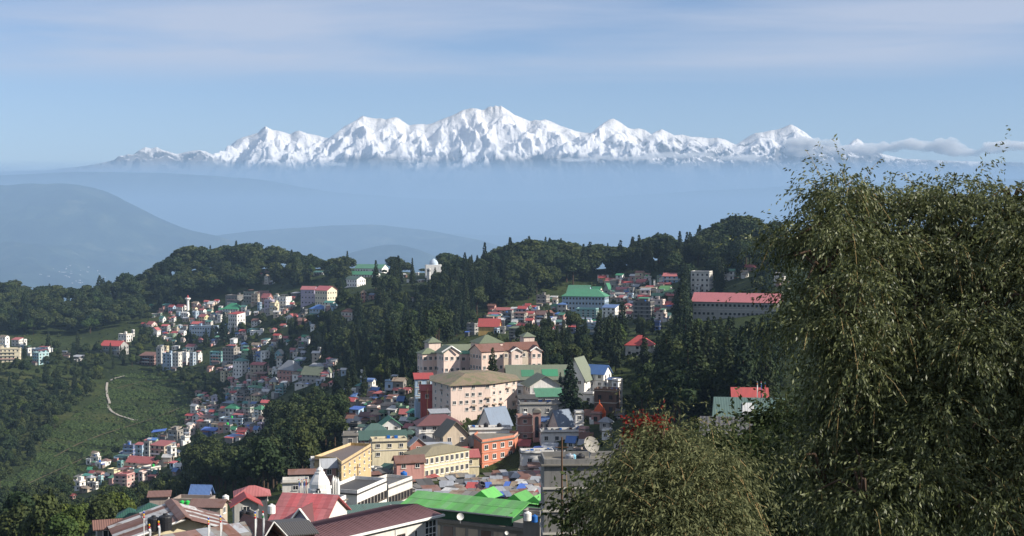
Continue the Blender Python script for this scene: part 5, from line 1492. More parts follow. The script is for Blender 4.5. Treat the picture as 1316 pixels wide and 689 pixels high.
tank(732, 596, 170, 1.05, M_STEEL, 'grey', lab='grey drum on the blackened concrete building'); tank(737.5, 596, 171, 0.95, flat_mat('pale_blue_plastic', srgb('7fb4c8'), .6), 'pale blue', lab='pale blue drum on the blackened concrete building')
tank(746, 597, 169, 1.1, M_BLACK, 'black', lab='black tank on the blackened concrete building'); tank(687, 671, 180, 0.8, M_TANKB, 'blue', lab='blue drum on the grey terrace by the green hall'); tank(678, 669, 182, 1.0, M_WHITE, 'white', lab='white sack-like tank on the grey terrace by the green hall')
tank(519, 616, 312, 1.5, M_TANKB, 'blue', lab='blue tank on the shop row of the bazaar lane')
rt_ = random.Random(33); cnt = 0
for hh_ in HOUSES:
    if hh_['rt'] == 'f' and 300 < hh_['Y'] < 1300 and rt_.random() < 0.6 and hh_['W'] > 4:
        for k in range(rt_.choice((1, 1, 2))):
            lx, ly = rt_.uniform(-.3, .3) * hh_['W'], rt_.uniform(-.3, .0) * hh_['D']
            v = hh_['c'] + Matrix.Rotation(hh_['th'], 3, 'Z') @ Vector((lx, ly, hh_['h'] + 0.17))
            mt, wd = rt_.choice(((M_BLACK, 'black'), (M_BLACK, 'black'), (M_TANKB, 'blue'), (M_WHITE, 'white'), (M_TANKG, 'green')))
            tank(0, 0, 0, rt_.uniform(1.1, 1.5), mt, wd, z=v, grp='%s water tanks on flat roofs of the town' % wd, lab='%s plastic water tank on the roof of %s %s building' % (wd, ('an ' if nm(hh_['wall'])[0] in 'aeiou' else 'a ') + nm(hh_['wall']), FLOORW[hh_['floors']])); cnt += 1
def dish(px, py, Y, dia, label, tilt=55, az=20, mast=1.0, mat=None):
    o = empty('satellite_dish', U(px, py, Y), R(az))
    prof = [(dia / 2 * i / 6, dia * .16 * (i / 6) ** 2) for i in range(7)]
    b = MB(); b.lathe([(max(.01, r), z) for r, z in prof] + [(max(.01, r * .985), z + .03) for r, z in prof[::-1]], 24)
    bo = b.build('reflector', mat or M_DISH, o); bo.location = (0, 0, mast); bo.rotation_euler = (R(tilt), 0, 0)
    d = Matrix.Rotation(R(tilt), 3, 'X') @ Vector((0, 0, dia * .55))
    e = MB(); base = Vector((0, 0, mast))
    for s in range(3):
        t = 2 * math.pi * s / 3; e.tube(base + Matrix.Rotation(R(tilt), 3, 'X') @ Vector((dia * .46 * math.cos(t), dia * .46 * math.sin(t), dia * .14)), base + d, dia * .012, n=5)
    e.build('feed_arm', M_STEEL, o)
    MB().tube((0, .05, -.6), (0, .05, mast), .06 * dia, n=8).build('mast', M_STEEL, o)
    tag(o, label, 'dish'); return o
dish(758.5, 582, 172, 2.15, 'large pale mesh satellite dish on the blackened concrete building', 62, 30, 0.9)
dish(591.5, 667, 187.5, 0.95, 'white satellite dish fixed before the dark green wall of the hall', 75, 8, 0.3, M_WHITE)
dish(619, 628, 262, 1.5, 'dark satellite dish standing behind the green hall', 70, -10, 0.6, flat_mat('dark_mesh', srgb('3c3238'), .8))
dish(651, 688, 180, 0.5, 'small dish on the slab edge of the green hall', 70, 10, 0.3, M_WHITE)
FLAGC = [flat_mat('flag_' + n_, srgb(c_), .9) for n_, c_ in (('white', 'd8d8d8'), ('red', 'b02820'), ('yellow', 'd0a020'), ('blue', '2848a0'), ('green', '2a7a40'))]
def flag_pole(px, y0, y1, Y, label, main=0, banner=True):
    m = mpp(Y); h = (y1 - y0) * m + 3
    o = empty('flag_pole', U(px, y1, Y) - Vector((0, 0, 3)))
    MB().tube((0, 0, 0), (0, 0, h), .05, .035, 6).build('pole', M_STEEL if main else M_WHITE, o)
    if banner:
        b = MB(); n = 10; P = []
        for i in range(n + 1): z = h * .93 - (h * .75) * i / n; P += [(0.02, .02, z), (0.15 + .04 * math.sin(i * 1.3), .05 * math.sin(i * .9), z)]
        b.add(P, [(2 * i, 2 * i + 1, 2 * i + 3, 2 * i + 2) for i in range(n)]); b.build('banner', FLAGC[main if Y > 200 else 0], o)
    for i in range(3): MB().lathe([(.03, 0), (.085, .04), (.09, .16), (.03, .20)], 8, (0, 0, h - .75 + i * .24)).build('topknot', FLAGC[(i + 1 + main) % 5], o)
    tag(o, label, 'flag pole')
flag_pole(268, 664, 700, 131, 'prayer flag pole with pale banner rising before the patchwork roof', 0)
flag_pole(283.5, 661, 700, 130, 'prayer flag pole with white banner beside the dormer of the patchwork roof', 0)
flag_pole(328, 656, 700, 132, 'prayer flag pole with dusty white banner beside the brown roof', 0)
flag_pole(338, 655, 700, 131, 'prayer flag pole with blue-tipped white banner before the brown roof', 3)
flag_pole(192, 672, 700, 131, 'short prayer flag pole before the left black tank', 4); flag_pole(204, 668, 700, 131, 'prayer flag pole between the two black tanks', 4)
flag_pole(185, 656, 684, 139, 'thin white pole standing on the striped sheet roof', 0, banner=False)
flag_pole(393, 612, 634, 268, 'tall red prayer flag beside the white shrine', 1)
for i, (x, mc) in enumerate(((384, 3), (388, 0), (390.5, 3))): flag_pole(x, 615, 634, 270 + i, ('blue', 'white', 'second blue')[i] + ' prayer flag in the cluster beside the white shrine', mc)
for i, x in enumerate((973, 978, 983)): flag_pole(x, 490, 512, 290, ('white', 'blue', 'red')[i] + ' prayer flag beside the red dormered roof', (0, 3, 1)[i])
# street poles by the lane
for (x, y0, y1, Y, la) in ((460, 596, 640, 300, 'thin grey utility pole above the terraces'), (722, 560, 700, 150, 'old utility pole overgrown with green creeper'), (549, 498, 540, 430, 'utility pole before the bent pink hotel')):
    m = mpp(Y); o = empty('utility_pole', U(x, y1, Y)); h = (y1 - y0) * m
    MB().tube((0, 0, -2), (0, 0, h), .13, .09, 8).build('pole', M_WOOD, o); MB().box(-.7, .7, -.06, .06, h * .9, h * .9 + .1).build('crossarm', M_WOOD, o); tag(o, la, 'pole')
# ------------------------------------------------------------------ foliage
def leaf_mat(name, c0, c1, trans=0.25, hue=0.35):
    t = NT(name)
    geo = t.n('ShaderNodeNewGeometry')
    ob = t.rand()
    a = t.mix(geo.outputs['Random Per Island'], c0, c1)
    warm = t.mix(ob, (0.55, 0.72, 0.72), (1.16, 1.08, 0.86))
    c = t.mix(1.0, a, warm, 'MULTIPLY') if hue else a
    t.base(c, 0.75, 0.18)
    tr = t.n('ShaderNodeBsdfTranslucent'); t.l(c, tr.inputs['Color'])
    mx = t.n('ShaderNodeMixShader'); mx.inputs[0].default_value = trans
    t.l(t.b.outputs[0], mx.inputs[1]); t.l(tr.outputs[0], mx.inputs[2]); t.l(mx.outputs[0], t.out.inputs['Surface'])
    return t.m
M_BROAD = leaf_mat('broadleaf_foliage', (0.022, 0.036, 0.014), (0.072, 0.092, 0.034))
M_CONIF = leaf_mat('conifer_foliage', (0.016, 0.030, 0.016), (0.050, 0.068, 0.032))
M_LIGHT = leaf_mat('light_foliage', (0.05, 0.075, 0.018), (0.11, 0.14, 0.035))
M_TEA = leaf_mat('tea_foliage', (0.042, 0.060, 0.016), (0.100, 0.120, 0.036))
M_BARK = flat_mat('bark', srgb('4a3d32'), 0.95, 0.1, 0, 0.4, 4)
def quads(rng, C, Nrm, S, asp=1.0):
    """one quad for each centre, facing about along the given normal"""
    n = len(C); Nrm = Nrm / np.maximum(np.linalg.norm(Nrm, axis=1, keepdims=True), 1e-6)
    r = rng.normal(size=(n, 3)); u = np.cross(Nrm, r); u /= np.maximum(np.linalg.norm(u, axis=1, keepdims=True), 1e-6); v = np.cross(Nrm, u)
    u = u * S[:, None] * 0.5; v = v * S[:, None] * 0.5 * asp
    P = np.stack([C - u - v, C + u - v, C + u + v, C - u + v], 1).reshape(-1, 3)
    return P, np.arange(4 * n).reshape(-1, 4)
def crown_mesh(name, C, Nrm, S, rng, mat, asp=1.0):
    P, Q = quads(rng, C, Nrm, S, asp); me = bpy.data.meshes.new(name); np_mesh(me, P, Q); me.materials.append(mat); return me
def sphere_pts(rng, n):
    d = rng.normal(size=(n, 3)); return d / np.linalg.norm(d, axis=1, keepdims=True)
def broadleaf(seed, mat, wide=1.0):
    """20 m tree: crown of many leafy clumps"""
    rng = np.random.RandomState(seed); C, Nn, S = [], [], []
    lobes = []
    for k in range(22):
        d = sphere_pts(rng, 1)[0]; d[2] = abs(d[2]) * 1.15 - 0.25; rad = rng.uniform(0.45, 0.85)
        c = np.array([d[0] * 5.6 * wide * rad, d[1] * 5.6 * wide * rad, 11.2 + d[2] * 7.0 * rad]); lobes.append((c, rng.uniform(1.7, 3.1)))
    for c, r in lobes:
        n = int(78 * r); d = sphere_pts(rng, n); rr = r * rng.uniform(0.72, 1.12, n) * (1 + 0.18 * np.sin(d[:, 0] * 7 + c[0]) * np.cos(d[:, 2] * 6))
        C.append(c + d * rr[:, None] * [1, 1, 0.85]); Nn.append(d + rng.normal(size=(n, 3)) * 0.55 + [0, 0, 0.2]); S.append(rng.uniform(0.5, 1.05, n))
    cm = crown_mesh('crown', np.concatenate(C), np.concatenate(Nn), np.concatenate(S), rng, mat)
    t = MB(); t.tube((0, 0, -2), (0, 0, 7), .45, .32, 7)
    for k in range(7):
        c, r = lobes[k]; a = Vector((0, 0, 4.5 + k * .5)); m = (a + Vector(c)) / 2 + Vector((0, 0, .4)); t.tube(a, m, .22, .14, 5); t.tube(m, c, .14, .05, 5)
    t.tube((0, 0, 7), (.3, .2, 14), .32, .06, 6)
    return t.mesh('trunk', M_BARK), cm
def conifer(seed, slim=1.0):
    """26 m tree: drooping tiers of sprays on a straight stem"""
    rng = np.random.RandomState(seed); C, Nn, S = [], [], []
    H_ = 26.0; z = 3.0
    while z < H_ - .4:
        f = (z - 2.5) / (H_ - 2.5); R_ = 4.3 * slim * (1 - f) ** 0.72 * (0.75 + 0.25 * math.sin(min(1, f * 4) * 1.57)) * rng.uniform(.82, 1.12) + .25
        k = max(3, int(R_ * 2.6)); a0 = rng.uniform(0, 6.28)
        for i in range(k):
            a = a0 + 6.28 * i / k + rng.uniform(-.25, .25); L_ = R_ * rng.uniform(.7, 1.15); n = int(6 + L_ * 5)
            s = rng.uniform(0.25, 1, n) ** .7; w = rng.normal(size=n) * .30 * (1.2 - s) * L_ * .7
            x = np.cos(a) * L_ * s - np.sin(a) * w; y = np.sin(a) * L_ * s + np.cos(a) * w
            zz = z + .25 * L_ * s - .42 * L_ * s ** 2 + rng.normal(size=n) * .22
            C.append(np.stack([x, y, zz], 1)); Nn.append(np.stack([np.cos(a) * s * .8, np.sin(a) * s * .8, np.full(n, .8)], 1) + rng.normal(size=(n, 3)) * .6); S.append(rng.uniform(.4, .85, n))
        z += rng.uniform(.75, 1.15)
    cm = crown_mesh('crown', np.concatenate(C), np.concatenate(Nn), np.concatenate(S), rng, M_CONIF)
    t = MB(); t.tube((0, 0, -2), (0, 0, 14), .42, .26, 7); t.tube((0, 0, 14), (0, 0, H_ - .2), .26, .03, 6)
    return t.mesh('trunk', M_BARK), cm
BROAD = [broadleaf(s, M_BROAD, w) for s, w in ((1, 1.0), (2, 1.1), (3, 0.85), (4, 1.15), (5, 0.95))]
LIGHT = [broadleaf(s, M_LIGHT, w) for s, w in ((11, 0.9), (12, 1.1))]
CONI = [conifer(s, w) for s, w in ((21, 1.0), (22, 0.85), (23, 1.15), (24, 0.95))]
def in_poly(x, y, P):
    c = False; j = len(P) - 1
    for i in range(len(P)):
        if (P[i][1] > y) != (P[j][1] > y) and x < (P[j][0] - P[i][0]) * (y - P[i][1]) / (P[j][1] - P[i][1]) + P[i][0]: c = not c
        j = i
    return c
TEA = [(60, 560), (100, 530), (135, 505), (150, 478), (200, 478), (262, 490), (245, 515), (255, 540), (235, 556), (190, 565), (140, 590), (110, 605), (60, 632), (20, 640), (0, 655), (0, 620), (40, 600)]
TREES = []           # dict(px, py, Y, kind, h, w, zone, forced)
def hides(px, py, hp, wp, Y, frac=0.22):
    x0, x1, y0, y1 = px - wp * .8, px + wp * .8, py - hp, py
    for (a, b, c, d, yy, *imp) in RECTS:
        if yy < Y - 4: continue
        ox = min(x1, b) - max(x0, a); oy = min(y1, d) - max(y0, c)
        if ox > 0 and oy > 0 and ox * oy > (frac * .12 if imp else frac) * (b - a) * (d - c): return True
    return False
HOUSE_PTS = [(h_['c'].x, h_['c'].y, max(h_['W'], h_['D']) * .55) for h_ in HOUSES]
def free(x, y, r):
    return all((x - a) ** 2 + (y - b) ** 2 > (c + r) ** 2 for a, b, c in HOUSE_PTS)
def plant(zone, poly, n, spacing, seed, mix, hr=(14, 24), wr=(0.8, 1.15), frac=0.22, strict=True):
    """plant trees at ground points seen inside the polygon, at least `spacing` metres apart"""
    r = random.Random(seed); xs = [p_[0] for p_ in poly]; ys = [p_[1] for p_ in poly]; k = t = 0; mine = []
    while k < n and t < n * 14:
        t += 1; x, y = r.uniform(min(xs), max(xs)), r.uniform(min(ys), max(ys))
        if not in_poly(x, y, poly): continue
        Y = hit(x, y)
        if Y is None: continue
        w = U(x, y, Y)
        if any((w.x - a) ** 2 + (w.y - b) ** 2 < spacing ** 2 for a, b in mine): continue
        kind = r.choices(('broad', 'conifer', 'light'), mix)[0]
        h = r.uniform(*hr) * (1.22 if kind == 'conifer' else 1.0) * (0.8 if kind == 'light' else 1)
        m = mpp(Y); wd = h * (0.30 if kind != 'conifer' else 0.15)
        if strict and (hides(x, y, h / m, wd / m, Y, frac) or not free(w.x, w.y, wd * .5)): continue
        mine.append((w.x, w.y)); TREES.append(dict(p=w, px=x, py=y, Y=Y, kind=kind, h=h, w=r.uniform(*wr), zone=zone)); k += 1
def tree_at(px, ybase, ytop, kind, zone, Y=None, w=1.0):
    Y = Y or hit(px, ybase); TREES.append(dict(p=U(px, ybase, Y), px=px, py=ybase, Y=Y, kind=kind, h=(ybase - ytop) * mpp(Y), w=w, zone=zone, forced=True))
# trees that stand out singly
for a in ((633, 486, 446, 492, 1.25), (733, 536, 460, 430, 1.15), (720, 500, 478, 470, 1.0), (288, 439, 400, None, 1.3), (350, 476, 446, None, 1.0), (366, 478, 448, None, 1.0), (322, 468, 440, None, 1.2),
          (483, 372, 334, None, 1.2), (530, 368, 331, None, 0.8), (512, 368, 328, None, 1.4), (878, 410, 350, 760, 1.3), (800, 440, 388, None, 1.3), (785, 452, 402, None, 1.3), (770, 455, 402, None, 1.2), (838, 430, 402, None, 1.0), (828, 470, 425, None, 1.2), (845, 480, 432, None, 1.2),
          (432, 512, 470, None, 1.1), (447, 520, 474, None, 1.1), (455, 505, 462, None, 1.0), (468, 510, 470, None, 1.0), (32, 462, 440, None, 1.0), (142, 462, 440, None, 1.0), (160, 462, 444, None, 1.0), (100, 455, 425, None, 1.0), (62, 452, 424, None, 1.0)):
    tree_at(a[0], a[1], a[2], 'conifer', 'named', a[3], a[4])
# skyline: trees on the crest whose tops draw the ridge line
SKY = [(-10, 360), (0, 362), (15, 361), (30, 372), (45, 372), (60, 367), (75, 368), (90, 370), (110, 375), (125, 372), (140, 371), (152, 366), (165, 360), (180, 352), (192, 348), (200, 345), (215, 335), (230, 325), (245, 315), (258, 316), (270, 318), (285, 314), (300, 312), (315, 311), (330, 313), (345, 319), (355, 317), (365, 320), (378, 324), (390, 330), (400, 328), (410, 335), (425, 334), (440, 338), (455, 345), (468, 346), (498, 348), (510, 330), (518, 336), (540, 347), (553, 350), (565, 330), (578, 324), (590, 330), (604, 334), (620, 330), (632, 326), (642, 320), (655, 312), (665, 309), (680, 306), (692, 307), (705, 307), (718, 306), (730, 310), (742, 320), (752, 315), (764, 312), (773, 322), (783, 315), (793, 316), (804, 331), (815, 318), (824, 310), (835, 304), (846, 301), (855, 301), (866, 310), (876, 315), (887, 319), (893, 306), (900, 300), (908, 296), (917, 290), (927, 284), (936, 279), (945, 276), (953, 276), (962, 290), (972, 286), (985, 290), (1000, 284)]
rs_ = random.Random(3)
for i, (x, yt) in enumerate(SKY):
    for s in range(3):
        xx = x + rs_.uniform(-5, 5); yy = yt + rs_.uniform(0, 5) if s else yt
        yy -= 3; yb = yt
        while yb < 470 and hit(xx, yb) is None: yb += 0.5
        yb += 0.6 + s * rs_.uniform(0, 3.0)
        Y = hit(xx, yb)
        if Y is None: continue
        h = (yb - yy) * mpp(Y)
        if h < 6: continue
        con = rs_.random() < (0.2 if x > 620 else 0.12) and s < 2
        if hides(xx, yb, (yb - yy), (yb - yy) * .3, Y, 0.5): continue
        TREES.append(dict(p=U(xx, yb, Y), px=xx, py=yb, Y=Y, kind='conifer' if con else 'broad', h=min(h, 34), w=rs_.uniform(1.2, 1.95) if not con else rs_.uniform(.9, 1.3), zone='ridge' if x < 560 else 'centre'))
plant('ridge', [(-5, 385), (100, 393), (160, 374), (250, 347), (350, 347), (455, 354), (455, 372), (390, 368), (330, 372), (300, 380), (240, 388), (190, 405), (150, 425), (80, 432), (-5, 428)], 300, 10, 41, (.76, .16, .08), (13, 25), (1.0, 1.6))
plant('hollow', [(445, 358), (560, 370), (610, 358), (640, 385), (610, 412), (600, 428), (560, 450), (530, 478), (500, 488), (440, 470), (415, 440), (430, 400)], 260, 8.5, 42, (.35, .58, .07))
plant('centre', [(610, 352), (700, 349), (770, 354), (850, 340), (920, 328), (1000, 324), (1005, 350), (920, 346), (860, 350), (800, 352), (760, 356), (735, 368), (700, 378), (680, 385), (640, 398), (610, 405)], 250, 9, 43, (.58, .35, .07), (14, 25), (.95, 1.5))
plant('east', [(695, 445), (745, 432), (800, 410), (868, 425), (890, 412), (1000, 425), (1010, 470), (985, 540), (905, 545), (860, 560), (800, 520), (795, 480), (735, 462)], 300, 7, 44, (.25, .74, .01), (15, 22))
plant('east', [(868, 350), (890, 385), (880, 420), (850, 420), (850, 380)], 26, 8, 45, (.4, .6, 0))
plant('east', [(915, 345), (1010, 345), (1010, 390), (960, 385), (915, 380)], 40, 8, 46, (.7, .3, 0))
plant('west', [(-5, 478), (60, 485), (130, 480), (125, 505), (95, 530), (70, 570), (30, 600), (-5, 640)], 130, 8, 47, (.75, .12, .13), (8, 17))
plant('west', [(60, 455), (180, 448), (180, 470), (120, 480), (60, 480)], 40, 8, 48, (.8, .15, .05), (8, 16))
plant('valley', [(-5, 655), (60, 640), (110, 640), (170, 632), (215, 612), (245, 640), (225, 655), (190, 664), (140, 690), (90, 725), (-5, 730)], 150, 6.5, 49, (.9, .02, .08), (10, 15), frac=0.3)
plant('wood', [(225, 612), (262, 582), (330, 572), (345, 555), (380, 540), (395, 520), (420, 505), (455, 520), (450, 548), (432, 580), (400, 598), (398, 622), (340, 640), (280, 640), (240, 640)], 170, 6.5, 50, (.92, .06, .02), (12, 19), frac=0.25)
plant('slope', [(330, 415), (400, 405), (440, 420), (430, 470), (400, 462), (370, 450), (300, 455), (290, 440)], 70, 6, 51, (.5, .3, .2), (7, 15))
plant('slope', [(180, 400), (240, 395), (300, 440), (240, 452), (180, 450)], 60, 7, 52, (.72, .22, .06), (9, 17))
plant('slope', [(225, 478), (300, 500), (350, 500), (330, 520), (270, 528), (245, 510)], 55, 6, 53, (.7, .08, .22), (5, 11))
plant('slope', [(190, 478), (240, 478), (250, 505), (215, 500)], 24, 6, 54, (.7, .05, .25), (4, 9))
plant('east', [(662, 438), (745, 430), (765, 478), (700, 480), (668, 452)], 46, 5.5, 59, (.6, .38, .02), (7, 13), frac=2.0)
plant('west', TEA, 60, 9, 60, (.8, .02, .18), (2.0, 5.0), frac=2.0)
plant('town', [(440, 470), (540, 470), (550, 520), (500, 560), (445, 560)], 46, 6, 55, (.6, .38, .02), (8, 16), frac=0.15)
plant('town', [(640, 400), (740, 395), (800, 400), (860, 380), (850, 440), (760, 440), (690, 445)], 60, 6, 56, (.55, .43, .02), (8, 17), frac=0.15)
plant('town', [(110, 600), (240, 560), (330, 540), (330, 560), (250, 580), (120, 640)], 40, 5, 57, (.8, .05, .15), (5, 9), frac=0.15)
plant('town', [(500, 560), (560, 540), (700, 560), (800, 560), (790, 600), (720, 600), (520, 620)], 9, 5, 58, (.7, .05, .25), (3, 5), frac=0.06)
ZW = dict(ridge='on the western wooded ridge', hollow='in the dark wood west of the pink hotels', centre='on the wooded ridge behind the central town', east='in the conifer slope behind the blue-roofed house', west='on the western slope beside the tea garden',
          valley='in the valley wood below the tea garden houses', wood='in the wood between bazaar and western terraces', slope='between the houses of the western slope', town='between the houses of the town', named='standing out singly among the houses')
KW = dict(broad='round dark broadleaf tree', conifer='tall dark conifer', light='light green young tree'); KN = dict(broad='broadleaf_tree', conifer='conifer_tree', light='young_tree')
SRC = dict(broad=(BROAD, 20.0), conifer=(CONI, 26.0), light=(LIGHT, 20.0))
an = lambda w_: ('an ' if w_[0] in 'aeiou' else 'a ') + w_
rk = random.Random(77); rest = []
for kind in ('broad', 'conifer', 'light'):
    lst = sorted([t for t in TREES if t['kind'] == kind], key=lambda t: -(1000 if t.get('forced') else 1) * t['h'] / t['Y'])
    for i, t in enumerate(lst):
        src, H0 = SRC[kind]; v = rk.randrange(len(src)); t['v'] = v; s = t['h'] / H0; t['s'] = (s * t['w'], s * t['w'] * rk.uniform(.9, 1.1), s); t['rz'] = rk.uniform(0, 6.28)
        if i >= 290: rest.append(t); continue
        o = empty(KN[kind], t['p'], t['rz']); o.scale = t['s']
        link('trunk', src[v][0], o); link('crown', src[v][1], o)
        big = ('small ' if t['h'] < 11 else '') + KW[kind]
        la = big + ' ' + ZW[t['zone']]
        if t['zone'] in ('named', 'town', 'slope'):       # told apart by the house it stands beside
            hn = min(HOUSES, key=lambda h_: (h_['c'] - t['p']).length)
            la = big + ' beside %s %s house with %s roof' % (an(nm(hn['wall'])), FLOORW[hn['floors']], 'flat' if hn['rt'] == 'f' else nm(hn['roof']) + ' ' + ROOFW[hn['rt']])
        tag(o, la, 'tree', 'trees standing among the houses' if t['zone'] in ('named', 'town', 'slope') else ('conifers ' if kind == 'conifer' else 'broadleaf trees ') + ZW[t['zone']])
# the remaining far trees of the ridges: one wood
def forest_rest():
    """one object: points on the ridges, each grown into a crown by geometry nodes"""
    if not rest: return
    protos = [(kd, v) for kd in SRC for v in range(len(SRC[kd][0]))]
    me = bpy.data.meshes.new('far_wood'); me.vertices.add(len(rest)); me.vertices.foreach_set('co', np.array([t['p'] for t in rest], np.float32).ravel())
    for nm_, ty, vals in (('variant', 'INT', [protos.index((t['kind'], t['v'])) for t in rest]), ('turn', 'FLOAT_VECTOR', [(0, 0, t['rz']) for t in rest]), ('size', 'FLOAT_VECTOR', [t['s'] for t in rest])):
        at_ = me.attributes.new(nm_, ty, 'POINT'); at_.data.foreach_set('value' if ty == 'INT' else 'vector', np.array(vals, np.int32 if ty == 'INT' else np.float32).ravel())
    o = link('far_wood', me); ng = bpy.data.node_groups.new('far_wood', 'GeometryNodeTree')
    ng.interface.new_socket('Geometry', in_out='INPUT', socket_type='NodeSocketGeometry'); ng.interface.new_socket('Geometry', in_out='OUTPUT', socket_type='NodeSocketGeometry')
    N = ng.nodes.new; K = ng.links.new
    gi = N('NodeGroupInput'); go = N('NodeGroupOutput'); jn = N('GeometryNodeJoinGeometry')
    def named(n_, ty):
        x = N('GeometryNodeInputNamedAttribute'); x.data_type = ty; x.inputs['Name'].default_value = n_; return x.outputs['Attribute']
    va, tu, sz = named('variant', 'INT'), named('turn', 'FLOAT_VECTOR'), named('size', 'FLOAT_VECTOR')
    for i, (kd, v) in enumerate(protos):
        me_c = SRC[kd][0][v][1]; src_o = next((c for c in bpy.data.objects if c.type == 'MESH' and c.data == me_c), None)
        if src_o is None: continue
        oi = N('GeometryNodeObjectInfo'); oi.transform_space = 'ORIGINAL'; oi.inputs['Object'].default_value = src_o; oi.inputs['As Instance'].default_value = True
        eq = N('FunctionNodeCompare'); eq.data_type = 'INT'; eq.operation = 'EQUAL'
        ia = [q_ for q_ in eq.inputs if q_.type == 'INT']; K(va, ia[0]); ia[1].default_value = i
        ip = N('GeometryNodeInstanceOnPoints'); K(gi.outputs[0], ip.inputs['Points']); K(eq.outputs[0], ip.inputs['Selection']); K(oi.outputs['Geometry'], ip.inputs['Instance'])
        er = N('FunctionNodeEulerToRotation'); K(tu, er.inputs[0]); K(er.outputs[0], ip.inputs['Rotation']); K(sz, ip.inputs['Scale'])
        K(ip.outputs[0], jn.inputs[0])
    K(jn.outputs[0], go.inputs[0])
    md = o.modifiers.new('crowns', 'NODES'); md.node_group = ng
    tag(o, 'far wood covering the ridge behind the single trees', kind='stuff')
forest_rest()
print('TREES', len(TREES), 'rest', len(rest), {k: sum(t['kind'] == k for t in TREES) for k in KN})

# ------------------------------------------------------------------ tea garden: clipped bushes in contour rows, and its footpath
def tea():
    r = np.random.RandomState(9); rr = random.Random(9)
    hemi = []
    for k in range(6):
        a = 2 * math.pi * k / 6; hemi.append((math.cos(a), math.sin(a), 0.15))
    for k in range(6):
        a = 2 * math.pi * (k + .5) / 6; hemi.append((.7 * math.cos(a), .7 * math.sin(a), .75))
    hemi.append((0, 0, .95)); hemi = np.array(hemi)
    fc = [(k, (k + 1) % 6, 6 + k) for k in range(6)] + [(6 + k, (k + 1) % 6, 6 + (k + 1) % 6) for k in range(6)] + [(6 + k, 6 + (k + 1) % 6, 12) for k in range(6)]
    fc = np.array(fc); P, Q, b = [], [], 0
    pts = 0
    for _ in range(60000):
        x, y = rr.uniform(0, 262), rr.uniform(478, 655)
        if not in_poly(x, y, TEA): continue
        Y = hit(x, y)
        if Y is None: continue
        w = U(x, y, Y)
        k = math.sin((w.z * 0.9 + 2.0 * math.sin(w.x * .02)) * 2 * math.pi / 2.6)
        if k < -0.05 and rr.random() < .93: continue
        s = rr.uniform(.55, 1.15) * (1.5 if rr.random() < .05 else 1)
        v = hemi * [s, s, s * .8] * rr.uniform(.85, 1.15) + r.normal(size=hemi.shape) * .12
        P.append(v + np.array(w)); Q.append(fc + b); b += len(hemi); pts += 1
        if pts >= 15000: break
    me = bpy.data.meshes.new('tea_bushes'); np_mesh(me, np.concatenate(P), np.concatenate(Q)); me.materials.append(M_TEA)
    tag(link('tea_bushes', me), 'clipped tea bushes covering the western slope', kind='stuff')
tea()
def path(name, label, pts, width, mat, up=0.25):
    W3 = []
    for i in range(len(pts) - 1):
        for k in range(8):
            a = k / 8; x = pts[i][0] * (1 - a) + pts[i + 1][0] * a; y = pts[i][1] * (1 - a) + pts[i + 1][1] * a
            W3.append(U(x, y, hit(x, y)))
    P = []; n = len(W3)
    for i, w in enumerate(W3):
        d = (W3[min(i + 1, n - 1)] - W3[max(i - 1, 0)]); d.z = 0; d.normalize(); s = Vector((-d.y, d.x, 0)) * width / 2
        for sg_ in (-1, 1): q_ = w + s * sg_; P.append((q_.x, q_.y, max(ground(q_.x, q_.y), w.z) + up))
    me = bpy.data.meshes.new(name); np_mesh(me, np.array(P), [[2 * i, 2 * i + 1, 2 * i + 3, 2 * i + 2] for i in range(n - 1)]); me.materials.append(mat)
    tag(link(name, me), label, kind='structure')
M_PATH = flat_mat('pale_path', srgb('9a948a'), .95, .1, 0, .3, .4)
path('footpath', 'pale footpath winding down the tea slope', [(160, 484), (148, 487), (138, 492), (137, 500), (138, 510), (141, 518), (139, 524), (144, 530), (153, 535), (163, 538), (172, 541), (178, 541)], 1.8, M_PATH, .7)
# scrub and low bushes over the bare hillside
def scrub():
    rr = random.Random(12); rng = np.random.RandomState(12); C, Nn, S = [], [], []
    for _ in range(5200):
        x, y = rr.uniform(-5, 1010), rr.uniform(340, 689)
        if in_poly(x, y, TEA) and rr.random() < .93: continue
        Y = hit(x, y)
        if Y is None or Y < 420: continue
        w = U(x, y, Y)
        if not free(w.x, w.y, 1.0): continue
        r = rr.uniform(.8, 2.4); n = 16; d = sphere_pts(rng, n); d[:, 2] = np.abs(d[:, 2])
        C.append(np.array(w) + d * r * [1, 1, .8]); Nn.append(d + rng.normal(size=(n, 3)) * .5); S.append(rng.uniform(.6, 1.3, n) * r * .6)
    me = crown_mesh('scrub', np.concatenate(C), np.concatenate(Nn), np.concatenate(S), rng, M_BROAD)
    tag(link('scrub', me), 'low green scrub covering the open hillside', kind='stuff')
scrub()

M_EARTH = flat_mat('bare_earth', srgb('5d5540'), .95, .1, 0, .5, .3)
path('footpath', 'narrow earth track crossing the tea slope below the path', [(70, 588), (100, 572), (130, 560), (165, 549), (200, 538), (235, 524)], 1.3, M_EARTH, .75)
path('footpath', 'upper earth track along the top of the tea slope', [(150, 500), (180, 492), (215, 489), (250, 494)], 1.2, M_EARTH, .75)
path('footpath', 'lower earth track running down to the valley wood', [(25, 628), (60, 612), (95, 596), (130, 580)], 1.2, M_EARTH, .75)
